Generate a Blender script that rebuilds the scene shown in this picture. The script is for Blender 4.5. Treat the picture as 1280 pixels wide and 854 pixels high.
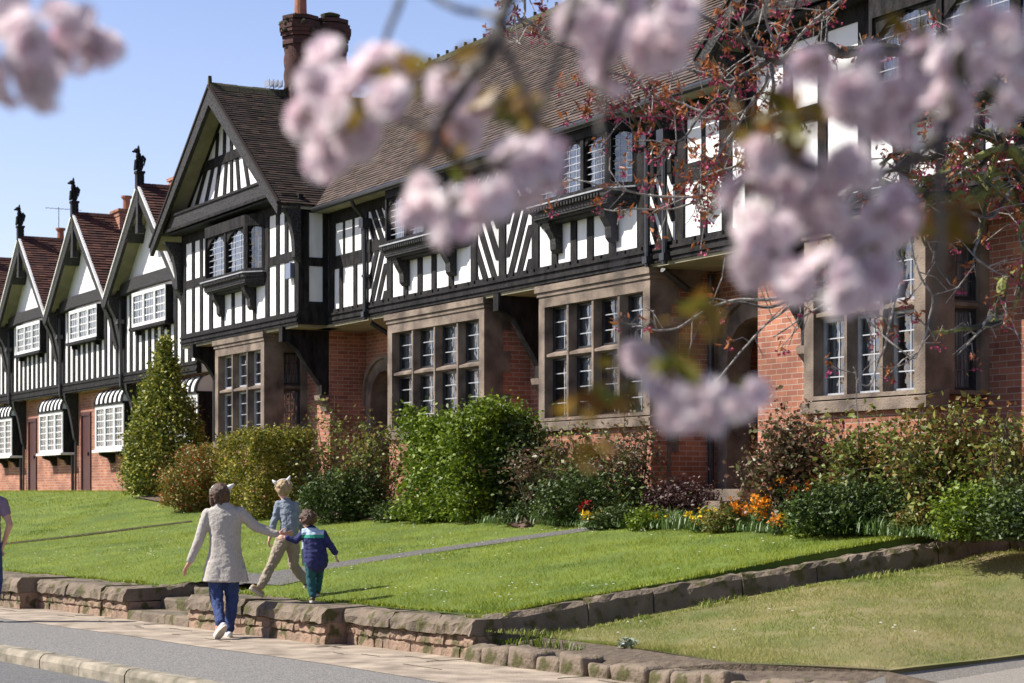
import bpy, bmesh, math, random
import numpy as np
from mathutils import Vector, Matrix, noise
R = math.radians
random.seed(7); rng = np.random.default_rng(7)
for o in list(bpy.data.objects): bpy.data.objects.remove(o)
sc = bpy.context.scene; C = sc.collection
# ---------------------------------------------------------------- camera
F = 2489.0; HY = 615.0
cam = bpy.data.cameras.new('camera'); co = bpy.data.objects.new('camera', cam); C.objects.link(co)
co.location = (0, 0, 0); co.rotation_euler = (R(90), 0, 0)
cam.sensor_width = 36; cam.lens = 70; cam.shift_y = (HY-427)/1280
cam.clip_start = .05; cam.clip_end = 4000
cam.dof.use_dof = True; cam.dof.focus_distance = 22; cam.dof.aperture_fstop = 4.5
sc.camera = co
# ---------------------------------------------------------------- light
SUN_EL, SUN_AZ = 46.0, -89.0          # azimuth clockwise from +Y: the sun stands to the left
w = bpy.data.worlds.new("World"); sc.world = w; w.use_nodes = True
nt = w.node_tree; sky = nt.nodes.new('ShaderNodeTexSky'); sky.sky_type = 'NISHITA'; sky.sun_disc = False
sky.sun_elevation = R(SUN_EL); sky.sun_rotation = R(SUN_AZ)
sky.air_density = 1.25; sky.dust_density = 1.0; sky.ozone_density = 3.2
bg = nt.nodes['Background']; bg.inputs[1].default_value = .10; wb_ = nt.nodes.new('ShaderNodeMix'); wb_.data_type = 'RGBA'; wb_.blend_type = 'MULTIPLY'; wb_.inputs[0].default_value = 1; wb_.inputs[7].default_value = (1.07, .95, 1.11, 1)
nt.links.new(sky.outputs[0], wb_.inputs[6]); tcw = nt.nodes.new('ShaderNodeTexCoord'); sxw = nt.nodes.new('ShaderNodeSeparateXYZ'); rpw = nt.nodes.new('ShaderNodeMapRange'); nt.links.new(tcw.outputs['Generated'], sxw.inputs[0]); nt.links.new(sxw.outputs[2], rpw.inputs[0])
rpw.inputs[1].default_value = .05; rpw.inputs[2].default_value = .75; rpw.inputs[3].default_value = 1.25; rpw.inputs[4].default_value = .45
wv_ = nt.nodes.new('ShaderNodeVectorMath'); wv_.operation = 'SCALE'; nt.links.new(wb_.outputs[2], wv_.inputs[0]); nt.links.new(rpw.outputs[0], wv_.inputs['Scale']); nt.links.new(wv_.outputs[0], bg.inputs[0])
sl = bpy.data.lights.new('sun', 'SUN'); sl.energy = 5.0; sl.angle = R(.5); sl.color = (1, .955, .88)
so = bpy.data.objects.new('sun', sl); C.objects.link(so)
az, el = R(SUN_AZ), R(SUN_EL)
sd = Vector((math.sin(az)*math.cos(el), math.cos(az)*math.cos(el), math.sin(el)))
so.rotation_euler = sd.to_track_quat('Z', 'Y').to_euler()
sc.view_settings.view_transform = 'Standard'; sc.view_settings.look = 'None'
sc.view_settings.gamma = 1; sc.view_settings.exposure = .67
sc.render.engine = 'CYCLES'
sc.cycles.max_bounces = 6; sc.cycles.diffuse_bounces = 4; sc.cycles.transparent_max_bounces = 24
# ---------------------------------------------------------------- frames
O = np.array([-.266, 33.1]); U = np.array([.47421914, -.88040684]); W = np.array([.88040684, .47421914])
TH = math.atan2(U[1], U[0])
def AB(a, b): return O + a*U + b*W
S0 = np.array([-.38, 18.96]); SD = np.array([-.572, .82]); SN = np.array([-.82, -.572])
def ST(t, d): return S0 + t*SD + d*SN
def sm(x): x = min(1, max(0, x)); return x*x*(3-2*x)
def lawn_z(X, Y):
    P = np.array([X, Y]); d = -((P-S0) @ SN)-.34; a = (P-O) @ U; b = (P-O) @ W
    g = max(0, -1.0-b); v = max(0, d)/(max(0, d)+g+1e-6)
    zb = -.38 + .38*sm((-a-4)/11)
    return -1.215 + (zb+1.215)*min(1, v)**.92 + (.0 if d < 0 else .006*(math.sin(X*1.9+Y*.7)+math.sin(Y*2.3-X*1.1)+math.sin(X*.8+Y*1.3+2)))
LOWF = np.array([(.0, 19.6), (.3, 19.2), (1.02, 18.0), (1.78, 16.35), (2.95, 15.55), (4.38, 17.06), (7.0, 19.9)])
def low_zn(X, Y):
    P = np.stack([X, Y], 1); df = np.full(len(P), 99.)
    for A, B in zip(LOWF[:-1], LOWF[1:]):
        t_ = np.clip(((P-A) @ (B-A))/((B-A) @ (B-A)), 0, 1); df = np.minimum(df, np.hypot(*(P-(A+t_[:, None]*(B-A))).T))
    dw = np.maximum(0, -1.0-(P-O) @ W); return -1.40+.76*df/(df+dw+1e-6)+.005*(np.sin(X*2.1+Y*.9)+np.sin(Y*2.7-X*1.3))
def low_z(X, Y): return float(low_zn(np.array([X]), np.array([Y]))[0])
def smn(x): x = np.clip(x, 0, 1); return x*x*(3-2*x)
def lawn_zn(X, Y):
    P = np.stack([X, Y], 1); d = -((P-S0) @ SN)-.34; a = (P-O) @ U; b = (P-O) @ W
    g = np.maximum(0, -1.0-b); dp = np.maximum(0, d); v = np.minimum(1, dp/(dp+g+1e-6)); zb = -.38+.38*smn((-a-4)/11)
    return -1.215+(zb+1.215)*v**.92+np.where(d < 0, 0, .006*(np.sin(X*1.9+Y*.7)+np.sin(Y*2.3-X*1.1)+np.sin(X*.8+Y*1.3+2)))
def on_lawn(x, y, zf=lawn_z):
    Y = 14.0
    while Y < 70:
        X = (x-640)/F*Y
        if (HY-y)/F*Y <= zf(X, Y): return Vector((X, Y, zf(X, Y)))
        Y += .05
    return Vector((X, Y, 0))
def at(x, y, Y): return Vector(((x-640)/F*Y, Y, (HY-y)/F*Y))
def atb(x, b, z=None):
    r = np.array([(x-640)/F, 1.]); Y = (O@W+b)/(r@W); X = r[0]*Y
    return Vector((X, Y, lawn_z(X, Y) if z is None else z))
# ---------------------------------------------------------------- materials
def mat(name, col, rough=.8, col2=None, scale=8, bump=0, bscale=40, metal=0, spec=.5, detail=6, stretch=None, contrast=(.35, .65), coords='Object'):
    m = bpy.data.materials.new(name); m.use_nodes = True; t = m.node_tree; p = t.nodes['Principled BSDF']
    p.inputs['Base Color'].default_value = (*col, 1); p.inputs['Roughness'].default_value = rough
    p.inputs['Metallic'].default_value = metal; p.inputs['Specular IOR Level'].default_value = spec
    tc = t.nodes.new('ShaderNodeTexCoord'); out = tc.outputs[coords]
    if stretch:
        mp = t.nodes.new('ShaderNodeMapping'); mp.inputs['Scale'].default_value = stretch; t.links.new(out, mp.inputs[0]); out = mp.outputs[0]
    if col2:
        n = t.nodes.new('ShaderNodeTexNoise'); n.inputs['Scale'].default_value = scale; n.inputs['Detail'].default_value = detail
        t.links.new(out, n.inputs['Vector'])
        r = t.nodes.new('ShaderNodeValToRGB'); r.color_ramp.elements[0].position = contrast[0]; r.color_ramp.elements[1].position = contrast[1]
        r.color_ramp.elements[0].color = (*col, 1); r.color_ramp.elements[1].color = (*col2, 1)
        t.links.new(n.outputs[0], r.inputs[0]); t.links.new(r.outputs[0], p.inputs['Base Color'])
    if bump:
        n2 = t.nodes.new('ShaderNodeTexNoise'); n2.inputs['Scale'].default_value = bscale; n2.inputs['Detail'].default_value = 4
        t.links.new(out, n2.inputs['Vector'])
        b = t.nodes.new('ShaderNodeBump'); b.inputs['Strength'].default_value = bump; b.inputs['Distance'].default_value = .02
        t.links.new(n2.outputs[0], b.inputs['Height']); t.links.new(b.outputs[0], p.inputs['Normal'])
    return m
def rndmat(name, cols, rough=.5, spec=.4, trans=0, vein=None):
    """leaf / petal / tile material: each leaf, petal or tile picks one of the colours from its own 'rnd' value"""
    m = bpy.data.materials.new(name); m.use_nodes = True; t = m.node_tree; p = t.nodes['Principled BSDF']
    at_ = t.nodes.new('ShaderNodeAttribute'); at_.attribute_name = 'rnd'
    r = t.nodes.new('ShaderNodeValToRGB'); e = r.color_ramp.elements
    while len(e) < len(cols): e.new(.5)
    for i, c in enumerate(cols): e[i].position = i/(len(cols)-1); e[i].color = (*c, 1)
    t.links.new(at_.outputs['Fac'], r.inputs[0]); t.links.new(r.outputs[0], p.inputs['Base Color'])
    p.inputs['Roughness'].default_value = rough; p.inputs['Specular IOR Level'].default_value = spec
    if trans:
        tr = t.nodes.new('ShaderNodeBsdfTranslucent'); mx = t.nodes.new('ShaderNodeMixShader'); mx.inputs[0].default_value = trans
        t.links.new(r.outputs[0], tr.inputs[0]); t.links.new(p.outputs[0], mx.inputs[1]); t.links.new(tr.outputs[0], mx.inputs[2])
        t.links.new(mx.outputs[0], t.nodes['Material Output'].inputs[0])
    return m
def brickmat(name, c1, c2, mortar, bw=.235, bh=.075, ms=.006, dirt=(.5, .45, .42), bump=.5):
    m = bpy.data.materials.new(name); m.use_nodes = True; t = m.node_tree; p = t.nodes['Principled BSDF']; N = t.nodes.new; L = t.links.new
    tc = N('ShaderNodeTexCoord'); sx = N('ShaderNodeSeparateXYZ'); L(tc.outputs['Object'], sx.inputs[0])
    ad = N('ShaderNodeMath'); L(sx.outputs[0], ad.inputs[0]); L(sx.outputs[1], ad.inputs[1])
    cb = N('ShaderNodeCombineXYZ'); L(ad.outputs[0], cb.inputs[0]); L(sx.outputs[2], cb.inputs[1])
    br = N('ShaderNodeTexBrick'); L(cb.outputs[0], br.inputs['Vector']); br.inputs['Scale'].default_value = 1
    br.inputs['Brick Width'].default_value = bw; br.inputs['Row Height'].default_value = bh; br.inputs['Mortar Size'].default_value = ms
    br.inputs['Mortar Smooth'].default_value = .2; br.inputs['Bias'].default_value = -.1
    br.inputs['Color1'].default_value = (*c1, 1); br.inputs['Color2'].default_value = (*c2, 1); br.inputs['Mortar'].default_value = (*mortar, 1)
    n = N('ShaderNodeTexNoise'); n.inputs['Scale'].default_value = 1.3; n.inputs['Detail'].default_value = 8; L(tc.outputs['Object'], n.inputs['Vector'])
    r = N('ShaderNodeValToRGB'); r.color_ramp.elements[0].position = .35; r.color_ramp.elements[1].position = .6
    r.color_ramp.elements[0].color = (*dirt, 1); r.color_ramp.elements[1].color = (1, 1, 1, 1); L(n.outputs[0], r.inputs[0])
    mx = N('ShaderNodeMix'); mx.data_type = 'RGBA'; mx.blend_type = 'MULTIPLY'; mx.inputs[0].default_value = .8
    L(br.outputs[0], mx.inputs[6]); L(r.outputs[0], mx.inputs[7]); L(mx.outputs[2], p.inputs['Base Color'])
    b = N('ShaderNodeBump'); b.invert = True; b.inputs['Strength'].default_value = bump; b.inputs['Distance'].default_value = .012; L(br.outputs[1], b.inputs['Height'])
    L(b.outputs[0], p.inputs['Normal']); p.inputs['Roughness'].default_value = .9
    return m
M = {}
M['brick'] = brickmat('red_brick', (.46, .185, .105), (.27, .095, .06), (.47, .38, .30))
M['brick_dark'] = brickmat('dark_brick', (.095, .034, .026), (.055, .022, .018), (.05, .036, .03))
M['stone'] = mat('red_sandstone', (.085, .062, .048), .9, (.26, .20, .15), 2.6, .7, 50, contrast=(.33, .66), detail=12)
M['stone_dark'] = mat('weathered_sill_stone', (.12, .11, .10), .85, (.27, .23, .20), 4, .5, 50)
M['timber'] = mat('blackened_timber', (.008, .0075, .0075), .75, (.030, .027, .026), 9, .8, 45, stretch=(1, 1, .35), spec=.15)
M['carved'] = mat('carved_black_timber', (.007, .007, .007), .7, (.05, .046, .044), 30, 1.0, 30, spec=.3)
M['plaster'] = mat('white_plaster', (.80, .79, .77), .9, (.60, .575, .52), 3.2, .15, 30, contrast=(.48, .85), stretch=(1, 1, .3), detail=10)
M['cream'] = mat('cream_soffit', (.36, .32, .21), .9, (.26, .235, .16), 3)
M['lead'] = mat('lead_sheet', (.30, .31, .33), .5, (.42, .43, .44), 5, .3, 20)
M['iron'] = mat('black_iron', (.016, .017, .02), .35, (.03, .03, .032), 12, spec=.5)
M['white_paint'] = mat('white_paint', (.80, .80, .79), .45, (.72, .72, .70), 6)
M['dark'] = mat('dark_room', (.012, .012, .015), .9)
M['door'] = mat('dark_red_door', (.07, .016, .012), .45, (.045, .012, .01), 5)
M['curtain'] = mat('net_curtain', (.62, .62, .60), .9, (.18, .19, .21), 3, stretch=(14, 14, .8), contrast=(.42, .56))
M['came'] = mat('lead_came', (.42, .43, .45), .35, spec=.7)
M['blackcame'] = mat('dark_came', (.10, .10, .11), .4)
M['terracotta'] = mat('terracotta', (.36, .13, .07), .8, (.24, .10, .06), 9, .2)
M['moss'] = mat('moss', (.07, .065, .022), .95, (.04, .035, .022), 20, .6, 90)
M['steel'] = mat('aerial_metal', (.4, .4, .42), .4, metal=.8)
gl = bpy.data.materials.new('window_glass'); gl.use_nodes = True; t = gl.node_tree
for nd in list(t.nodes):
    if nd.type != 'OUTPUT_MATERIAL': t.nodes.remove(nd)
lw = t.nodes.new('ShaderNodeFresnel'); lw.inputs[0].default_value = 1.6
gs = t.nodes.new('ShaderNodeBsdfGlossy'); gs.inputs['Roughness'].default_value = .03
nn = t.nodes.new('ShaderNodeTexNoise'); nn.inputs['Scale'].default_value = 5; tcg = t.nodes.new('ShaderNodeTexCoord'); t.links.new(tcg.outputs['Object'], nn.inputs['Vector'])
bb = t.nodes.new('ShaderNodeBump'); bb.inputs['Strength'].default_value = .6; bb.inputs['Distance'].default_value = .03; t.links.new(nn.outputs[0], bb.inputs['Height']); t.links.new(bb.outputs[0], gs.inputs['Normal'])
tp = t.nodes.new('ShaderNodeBsdfTransparent'); tp.inputs[0].default_value = (.8, .86, .9, 1)
mxg = t.nodes.new('ShaderNodeMixShader'); mth = t.nodes.new('ShaderNodeMath'); mth.operation = 'MULTIPLY_ADD'; mth.inputs[1].default_value = 1.5; mth.inputs[2].default_value = .10
t.links.new(lw.outputs[0], mth.inputs[0]); t.links.new(mth.outputs[0], mxg.inputs[0]); t.links.new(tp.outputs[0], mxg.inputs[1]); t.links.new(gs.outputs[0], mxg.inputs[2])
t.links.new(mxg.outputs[0], t.nodes['Material Output'].inputs[0]); M['glass'] = gl
M['tile'] = rndmat('red_clay_tiles', [(.045, .024, .02), (.105, .044, .033), (.075, .034, .027), (.14, .062, .042)], .85, .25)
M['tile_old'] = rndmat('old_brown_tiles', [(.016, .012, .010), (.042, .028, .022), (.026, .018, .015), (.068, .042, .031), (.025, .023, .014)], .85, .3)
M['tile_mid'] = rndmat('weathered_clay_tiles', [(.055, .043, .037), (.11, .079, .066), (.085, .063, .052), (.14, .10, .08), (.08, .07, .057)], .85, .3)
# ---------------------------------------------------------------- helpers
ORG = {}
def tag(o, label=None, cat=None, group=None, kind=None):
    if label: o['label'] = label
    if cat: o['category'] = cat
    if group: o['group'] = group
    if kind: o['kind'] = kind
    return o
def building(name, a, b, z, label, cat, group=None):
    e = bpy.data.objects.new(name, None); C.objects.link(e); p = AB(a, b)
    e.location = (p[0], p[1], z); e.rotation_euler = (0, 0, TH); ORG[e] = (a, b, z)
    return tag(e, label, cat, group)
def empty(name, loc, label, cat, group=None, rz=0):
    e = bpy.data.objects.new(name, None); C.objects.link(e); e.location = loc; e.rotation_euler = (0, 0, rz); ORG[e] = (0, 0, 0)
    return tag(e, label, cat, group)
def link_mesh(name, V, Fs, m, parent=None, rnd=None, smooth=False, loc=None):
    me = bpy.data.meshes.new(name)
    V = np.asarray(V, dtype=np.float32)
    if isinstance(Fs, np.ndarray):
        k = Fs.shape[1]; n = len(Fs)
        me.vertices.add(len(V)); me.vertices.foreach_set('co', V.ravel())
        me.loops.add(n*k); me.loops.foreach_set('vertex_index', Fs.astype(np.int32).ravel())
        me.polygons.add(n); me.polygons.foreach_set('loop_start', np.arange(0, n*k, k, dtype=np.int32))
        me.polygons.foreach_set('loop_total', np.full(n, k, dtype=np.int32))
        me.update(calc_edges=True)
    else:
        me.from_pydata([tuple(v) for v in V], [], Fs)
    if rnd is not None:
        at_ = me.attributes.new('rnd', 'FLOAT', 'FACE'); at_.data.foreach_set('value', np.asarray(rnd, dtype=np.float32))
    if smooth: me.polygons.foreach_set('use_smooth', np.ones(len(me.polygons), dtype=bool))
    for q in (m if isinstance(m, (list, tuple)) else [m]): me.materials.append(q)
    o = bpy.data.objects.new(name, me); C.objects.link(o)
    if parent: o.parent = parent; ORG[o] = ORG.get(parent, (0, 0, 0))
    if loc is not None: o.location = loc
    return o
class MB:
    def __init__(s): s.v = []; s.f = []; s.r = []; s.mi = []; s.xf = None; s.m = 0; s.rv = 0.5
    def p(s, P): s.v.append(s.xf(*P) if s.xf else tuple(P)); return len(s.v)-1
    def face(s, idx, r=None): s.f.append(tuple(idx)); s.r.append(s.rv if r is None else r); s.mi.append(s.m)
    def box(s, x0, x1, y0, y1, z0, z1):
        i = [s.p(q) for q in ((x0, y0, z0), (x1, y0, z0), (x1, y1, z0), (x0, y1, z0), (x0, y0, z1), (x1, y0, z1), (x1, y1, z1), (x0, y1, z1))]
        for q in ((0, 3, 2, 1), (4, 5, 6, 7), (0, 1, 5, 4), (1, 2, 6, 5), (2, 3, 7, 6), (3, 0, 4, 7)): s.face([i[k] for k in q])
    def prism(s, poly, y0, y1):            # poly in (x, z), front at y0
        n = len(poly); a = [s.p((x, y0, z)) for x, z in poly]; b = [s.p((x, y1, z)) for x, z in poly]
        s.face(a); s.face(b[::-1])
        for i in range(n): j = (i+1) % n; s.face((a[i], b[i], b[j], a[j]))
    def prismx(s, poly, x0, x1):           # poly in (y, z)
        n = len(poly); a = [s.p((x0, y, z)) for y, z in poly]; b = [s.p((x1, y, z)) for y, z in poly]
        s.face(a[::-1]); s.face(b)
        for i in range(n): j = (i+1) % n; s.face((a[j], b[j], b[i], a[i]))
    def prismz(s, poly, z0, z1):
        n = len(poly); a = [s.p((x, y, z0)) for x, y in poly]; b = [s.p((x, y, z1)) for x, y in poly]
        s.face(a[::-1]); s.face(b)
        for i in range(n): j = (i+1) % n; s.face((a[i], a[j], b[j], b[i]))
    def stud(s, xa, za, xb, zb, wd, y0, y1): # timber lying in the wall plane from (xa,za) to (xb,zb)
        dx, dz = xb-xa, zb-za
        if abs(dz) > abs(dx)*.4: h = wd/2*math.hypot(dx, dz)/abs(dz); s.prism([(xa-h, za), (xa+h, za), (xb+h, zb), (xb-h, zb)], y0, y1)
        else: h = wd/2*math.hypot(dx, dz)/abs(dx); s.prism([(xa, za-h), (xb, zb-h), (xb, zb+h), (xa, za+h)], y0, y1)
    def tube(s, pts, rad, n=6, cap=True, r=None):
        pts = [Vector(q) for q in pts]; rad = rad if hasattr(rad, '__len__') else [rad]*len(pts); rings = []
        up = Vector((.13, .21, .97)).normalized()
        for i, q in enumerate(pts):
            d = (pts[min(i+1, len(pts)-1)]-pts[max(i-1, 0)])
            if d.length < 1e-9: d = Vector((0, 0, 1))
            d.normalize(); u = d.cross(up)
            if u.length < .05: u = d.cross(Vector((1, 0, 0)))
            u.normalize(); v = d.cross(u)
            rings.append([s.p(q+(u*math.cos(2*math.pi*k/n)+v*math.sin(2*math.pi*k/n))*rad[i]) for k in range(n)])
        for i in range(len(rings)-1):
            for k in range(n): j = (k+1) % n; s.face((rings[i][k], rings[i][j], rings[i+1][j], rings[i+1][k]), r)
        if cap: s.face(rings[0][::-1], r); s.face(rings[-1], r)
    def lathe(s, c, prof, n=12, twist=None):
        rings = []
        for r, z in prof: rings.append([s.p((c[0]+r*math.cos(2*math.pi*k/n), c[1]+r*math.sin(2*math.pi*k/n), c[2]+z)) for k in range(n)])
        for i in range(len(rings)-1):
            for k in range(n): j = (k+1) % n; s.face((rings[i][k], rings[i][j], rings[i+1][j], rings[i+1][k]))
        s.face(rings[0][::-1]); s.face(rings[-1])
    def blob(s, c, r, nu=10, nv=7, jit=0):
        c = Vector(c); rings = []
        for i in range(nv+1):
            ph = math.pi*i/nv; ring = []
            for k in range(nu):
                t_ = 2*math.pi*k/nu; j = 1+jit*(random.random()-.5)
                ring.append(s.p((c.x+r[0]*math.sin(ph)*math.cos(t_)*j, c.y+r[1]*math.sin(ph)*math.sin(t_)*j, c.z+r[2]*math.cos(ph)*j)))
            rings.append(ring)
        for i in range(nv):
            for k in range(nu): j = (k+1) % nu; s.face((rings[i][k], rings[i+1][k], rings[i+1][j], rings[i][j]))
    def build(s, name, m, parent=None, smooth=False, loc=None):
        if not s.v: return None
        o_ = ORG.get(parent, (0, 0, 0)) if parent else (0, 0, 0)
        V = np.array([tuple(q) for q in s.v], dtype=np.float32)-np.array(o_, dtype=np.float32)
        if loc is not None: V = V-np.array(loc, dtype=np.float32)
        o = link_mesh(name, V, s.f, m, parent, s.r, smooth, loc)
        if isinstance(m, (list, tuple)): o.data.polygons.foreach_set('material_index', s.mi)
        return o
def bevel(o, wd=.01, seg=2):
    b = o.modifiers.new('bevel', 'BEVEL'); b.width = wd; b.segments = seg; b.limit_method = 'ANGLE'; b.angle_limit = R(40); return o
def copy_tree(o, parent=None):
    c = o.copy(); C.objects.link(c); c.parent = parent
    for ch in o.children: copy_tree(ch, c)
    return c
def faceframe(P, Q, off=0):
    """local x runs from plan point P to Q, y goes into the wall"""
    P = Vector(P); Q = Vector(Q); d = (Q-P).normalized(); n = Vector((-d.y, d.x))
    return lambda x, y, z: (P.x+d.x*x+n.x*(y+off), P.y+d.y*x+n.y*(y+off), z)
def roof(mb, e0, e1, r0, r1, course=.1, tw=.17, th=.016):
    e0, e1, r0, r1 = map(Vector, (e0, e1, r0, r1)); L = ((e0-r0).length+(e1-r1).length)/2; nc = max(2, int(L/course))
    nrm = (e1-e0).cross(r0-e0); nrm = nrm if nrm.length > 1e-6 else (e1-e0).cross(r1-e0); nrm.normalize()
    if nrm.z < 0: nrm = -nrm
    for i in range(nc):
        s0, s1 = i/nc, (i+1)/nc
        A = e0.lerp(r0, s0); B = e1.lerp(r1, s0); A2 = e0.lerp(r0, s1); B2 = e1.lerp(r1, s1)
        n = max(1, int(max((B-A).length, (B2-A2).length)/tw)); of = (i % 2)*.5/n
        cuts = [0]+[min(1, max(0, (k+of+random.uniform(-.04, .04))/n)) for k in range(1, n)]+[1]
        for k in range(n):
            l = th*(1+random.random()*.7); c0, c1 = cuts[k], cuts[k+1]
            q = [A.lerp(B, c0)+nrm*l, A.lerp(B, c1)+nrm*l, A2.lerp(B2, c1)+nrm*.003, A2.lerp(B2, c0)+nrm*.003, A.lerp(B, c0)-nrm*.004, A.lerp(B, c1)-nrm*.004]
            ix = [mb.p(v) for v in q]; rv = random.random()
            mb.face(ix[:4], rv); mb.face((ix[0], ix[4], ix[5], ix[1]), rv)
def window(parent, xf, x0, x1, z0, z1, nl, tz=None, mw=.11, dep=.18, fr=.13, fmat='stone', sash=None, grid=(3, 5), came='came', head=None, sill=None, curtain=True, arch=False, cw=.007, name='window'):
    """mullioned window: frame + mullions (one mesh), pane, leading and curtain as children"""
    f = MB(); f.xf = xf
    head = fr if head is None else head; sill = fr if sill is None else sill
    f.box(x0, x0+fr, 0, dep+.12, z0, z1); f.box(x1-fr, x1, 0, dep+.12, z0, z1)
    f.box(x0+fr, x1-fr, 0, dep+.12, z1-head, z1); f.box(x0+fr, x1-fr, 0, dep+.12, z0, z0+sill)
    xs = np.linspace(x0+fr-mw/2, x1-fr+mw/2, nl+1); ia, ib = z0+sill, z1-head
    rows = [(ia, ib)]
    st_ = fmat == 'stone'; mf = .028 if st_ else mw/2
    for k in range(1, nl): f.prismz([(xs[k]-mf, .015), (xs[k]+mf, .015), (xs[k]+mw/2, dep*.75), (xs[k]+mw/2, dep+.10), (xs[k]-mw/2, dep+.10), (xs[k]-mw/2, dep*.75)], ia, ib)
    if tz:
        rows = [(ia, tz-mw/2), (tz+mw/2, ib)]
        for k in range(nl):
            if st_: f.prismx([(.03, tz-.03), (.03, tz+.01), (dep*.8, tz+mw/2), (dep+.10, tz+mw/2), (dep+.10, tz-mw/2), (dep*.7, tz-mw/2)], xs[k]+mf*.2, xs[k+1]-mf*.2)
            else: f.box(xs[k]+mw/2, xs[k+1]-mw/2, .01, dep+.10, tz-mw/2, tz+mw/2)
    f.m = 1; f.box(x0+.02, x1-.02, dep+.122, dep+.135, z0+.02, z1-.02); f.m = 0
    fo = f.build(name, [M[fmat], M['dark']], parent)
    g = MB(); g.xf = xf; c = MB(); c.xf = xf; s_ = MB(); s_.xf = xf; cu = MB(); cu.xf = xf
    for k in range(nl):
        a_, b_ = xs[k]+mw/2, xs[k+1]-mw/2
        for (r0, r1) in rows:
            if sash:
                st = .035
                s_.box(a_, a_+st, dep-.035, dep+.02, r0, r1); s_.box(b_-st, b_, dep-.035, dep+.02, r0, r1)
                s_.box(a_+st, b_-st, dep-.035, dep+.02, r0, r0+st); s_.box(a_+st, b_-st, dep-.035, dep+.02, r1-st, r1)
            g.face([g.p(q) for q in ((a_, dep, r0), (b_, dep, r0), (b_, dep, r1), (a_, dep, r1))])
            nx, nz = grid; nzr = max(2, int(round(nz*(r1-r0)/max(r[1]-r[0] for r in rows))))
            for i in range(1, nx): x = a_+(b_-a_)*i/nx; c.box(x-cw, x+cw, dep-.008, dep-.002, r0, r1)
            for i in range(1, nzr): z = r0+(r1-r0)*i/nzr; c.box(a_, b_, dep-.009, dep-.003, z-cw, z+cw)
            if arch:
                h = (b_-a_)*.22; mid = (a_+b_)/2
                for q in ([(a_, r1), (a_, r1-h), (a_+(b_-a_)*.2, r1-h*.35), (mid, r1)], [(b_, r1), (mid, r1), (b_-(b_-a_)*.2, r1-h*.35), (b_, r1-h)]): s_.prism(q, dep-.05, dep-.012)
            if curtain:
                seg = 14; kc = 1 if curtain != 2 else random.choice((1, 1, 2, 3, 4))
                for i in range(seg):
                    if (kc == 2 and abs(i-seg/2+.5) < 3) or (kc == 3 and i > 5) or (kc == 4 and i < 9): continue
                    u0, u1 = a_+(b_-a_)*i/seg, a_+(b_-a_)*(i+1)/seg
                    y0, y1 = dep+.06+.02*(i % 2), dep+.06+.02*((i+1) % 2)
                    cu.face([cu.p(q) for q in ((u0, y0, r0), (u1, y1, r0), (u1, y1, r1), (u0, y0, r1))])
    g.build('pane', M['glass'], fo); c.build('leading', M[came], fo)
    if s_.v: s_.build('casement', M[sash or fmat], fo)
    if cu.v: cu.build('curtain', M['curtain'], fo)
    return fo
# ================================================================ ground
def sheet(name, polys, m, kind='structure', th=None):
    V = []; Fs = []
    for poly in polys:
        i = len(V); V += [tuple(q) for q in poly]; Fs.append(tuple(range(i, i+len(poly))))
    o = link_mesh(name, V, Fs, m); o['kind'] = kind; return o
M['ground'] = mat('far_ground', (.07, .08, .03), .95, (.10, .10, .05), .3)
M['asphalt'] = mat('road_asphalt', (.085, .085, .085), .85, (.19, .185, .18), 60, .5, 150, contrast=(.42, .62))
M['asphalt2'] = mat('footway_asphalt', (.12, .115, .108), .88, (.33, .315, .29), 70, .6, 160, contrast=(.40, .66))
M['flags'] = mat('worn_paving', (.20, .16, .12), .9, (.44, .36, .275), 3.2, .6, 50, contrast=(.32, .68), detail=12)
M['drive'] = mat('drive_asphalt', (.20, .18, .155), .9, (.36, .33, .29), 70, .6, 160, contrast=(.40, .66))
M['kerb'] = mat('granite_kerb', (.36, .31, .235), .85, (.17, .15, .105), 5, .7, 60, contrast=(.35, .62))
M['soil'] = mat('dry_soil', (.075, .055, .038), .98, (.15, .115, .08), 14, 1.0, 60)
M['gravel'] = mat('path_gravel', (.07, .065, .06), .95, (.20, .19, .18), 55, .8, 120, contrast=(.4, .62))
M['lawn'] = mat('mown_lawn', (.07, .115, .012), .95, (.15, .20, .02), 1.4, .8, 70, contrast=(.3, .72), detail=10)
M['lawn_dry'] = mat('dry_lawn', (.10, .12, .025), .95, (.24, .20, .09), 1.1, .8, 70, contrast=(.32, .62), detail=12)
G = 1500
sheet('ground', [[(-G, -G, -1.75), (G, -G, -1.75), (G, G, -1.75), (-G, G, -1.75)]], M['ground'])
def strip(t0, t1, d0, d1, z0, z1=None):
    z1 = z0 if z1 is None else z1
    a, b, c, d = ST(t0, d0), ST(t1, d0), ST(t1, d1), ST(t0, d1)
    return [(a[0], a[1], z0), (b[0], b[1], z0), (c[0], c[1], z1), (d[0], d[1], z1)]
sheet('road', [strip(-25, 90, 3.13, 10.2, -1.742, -1.735)], M['asphalt'])
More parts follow.
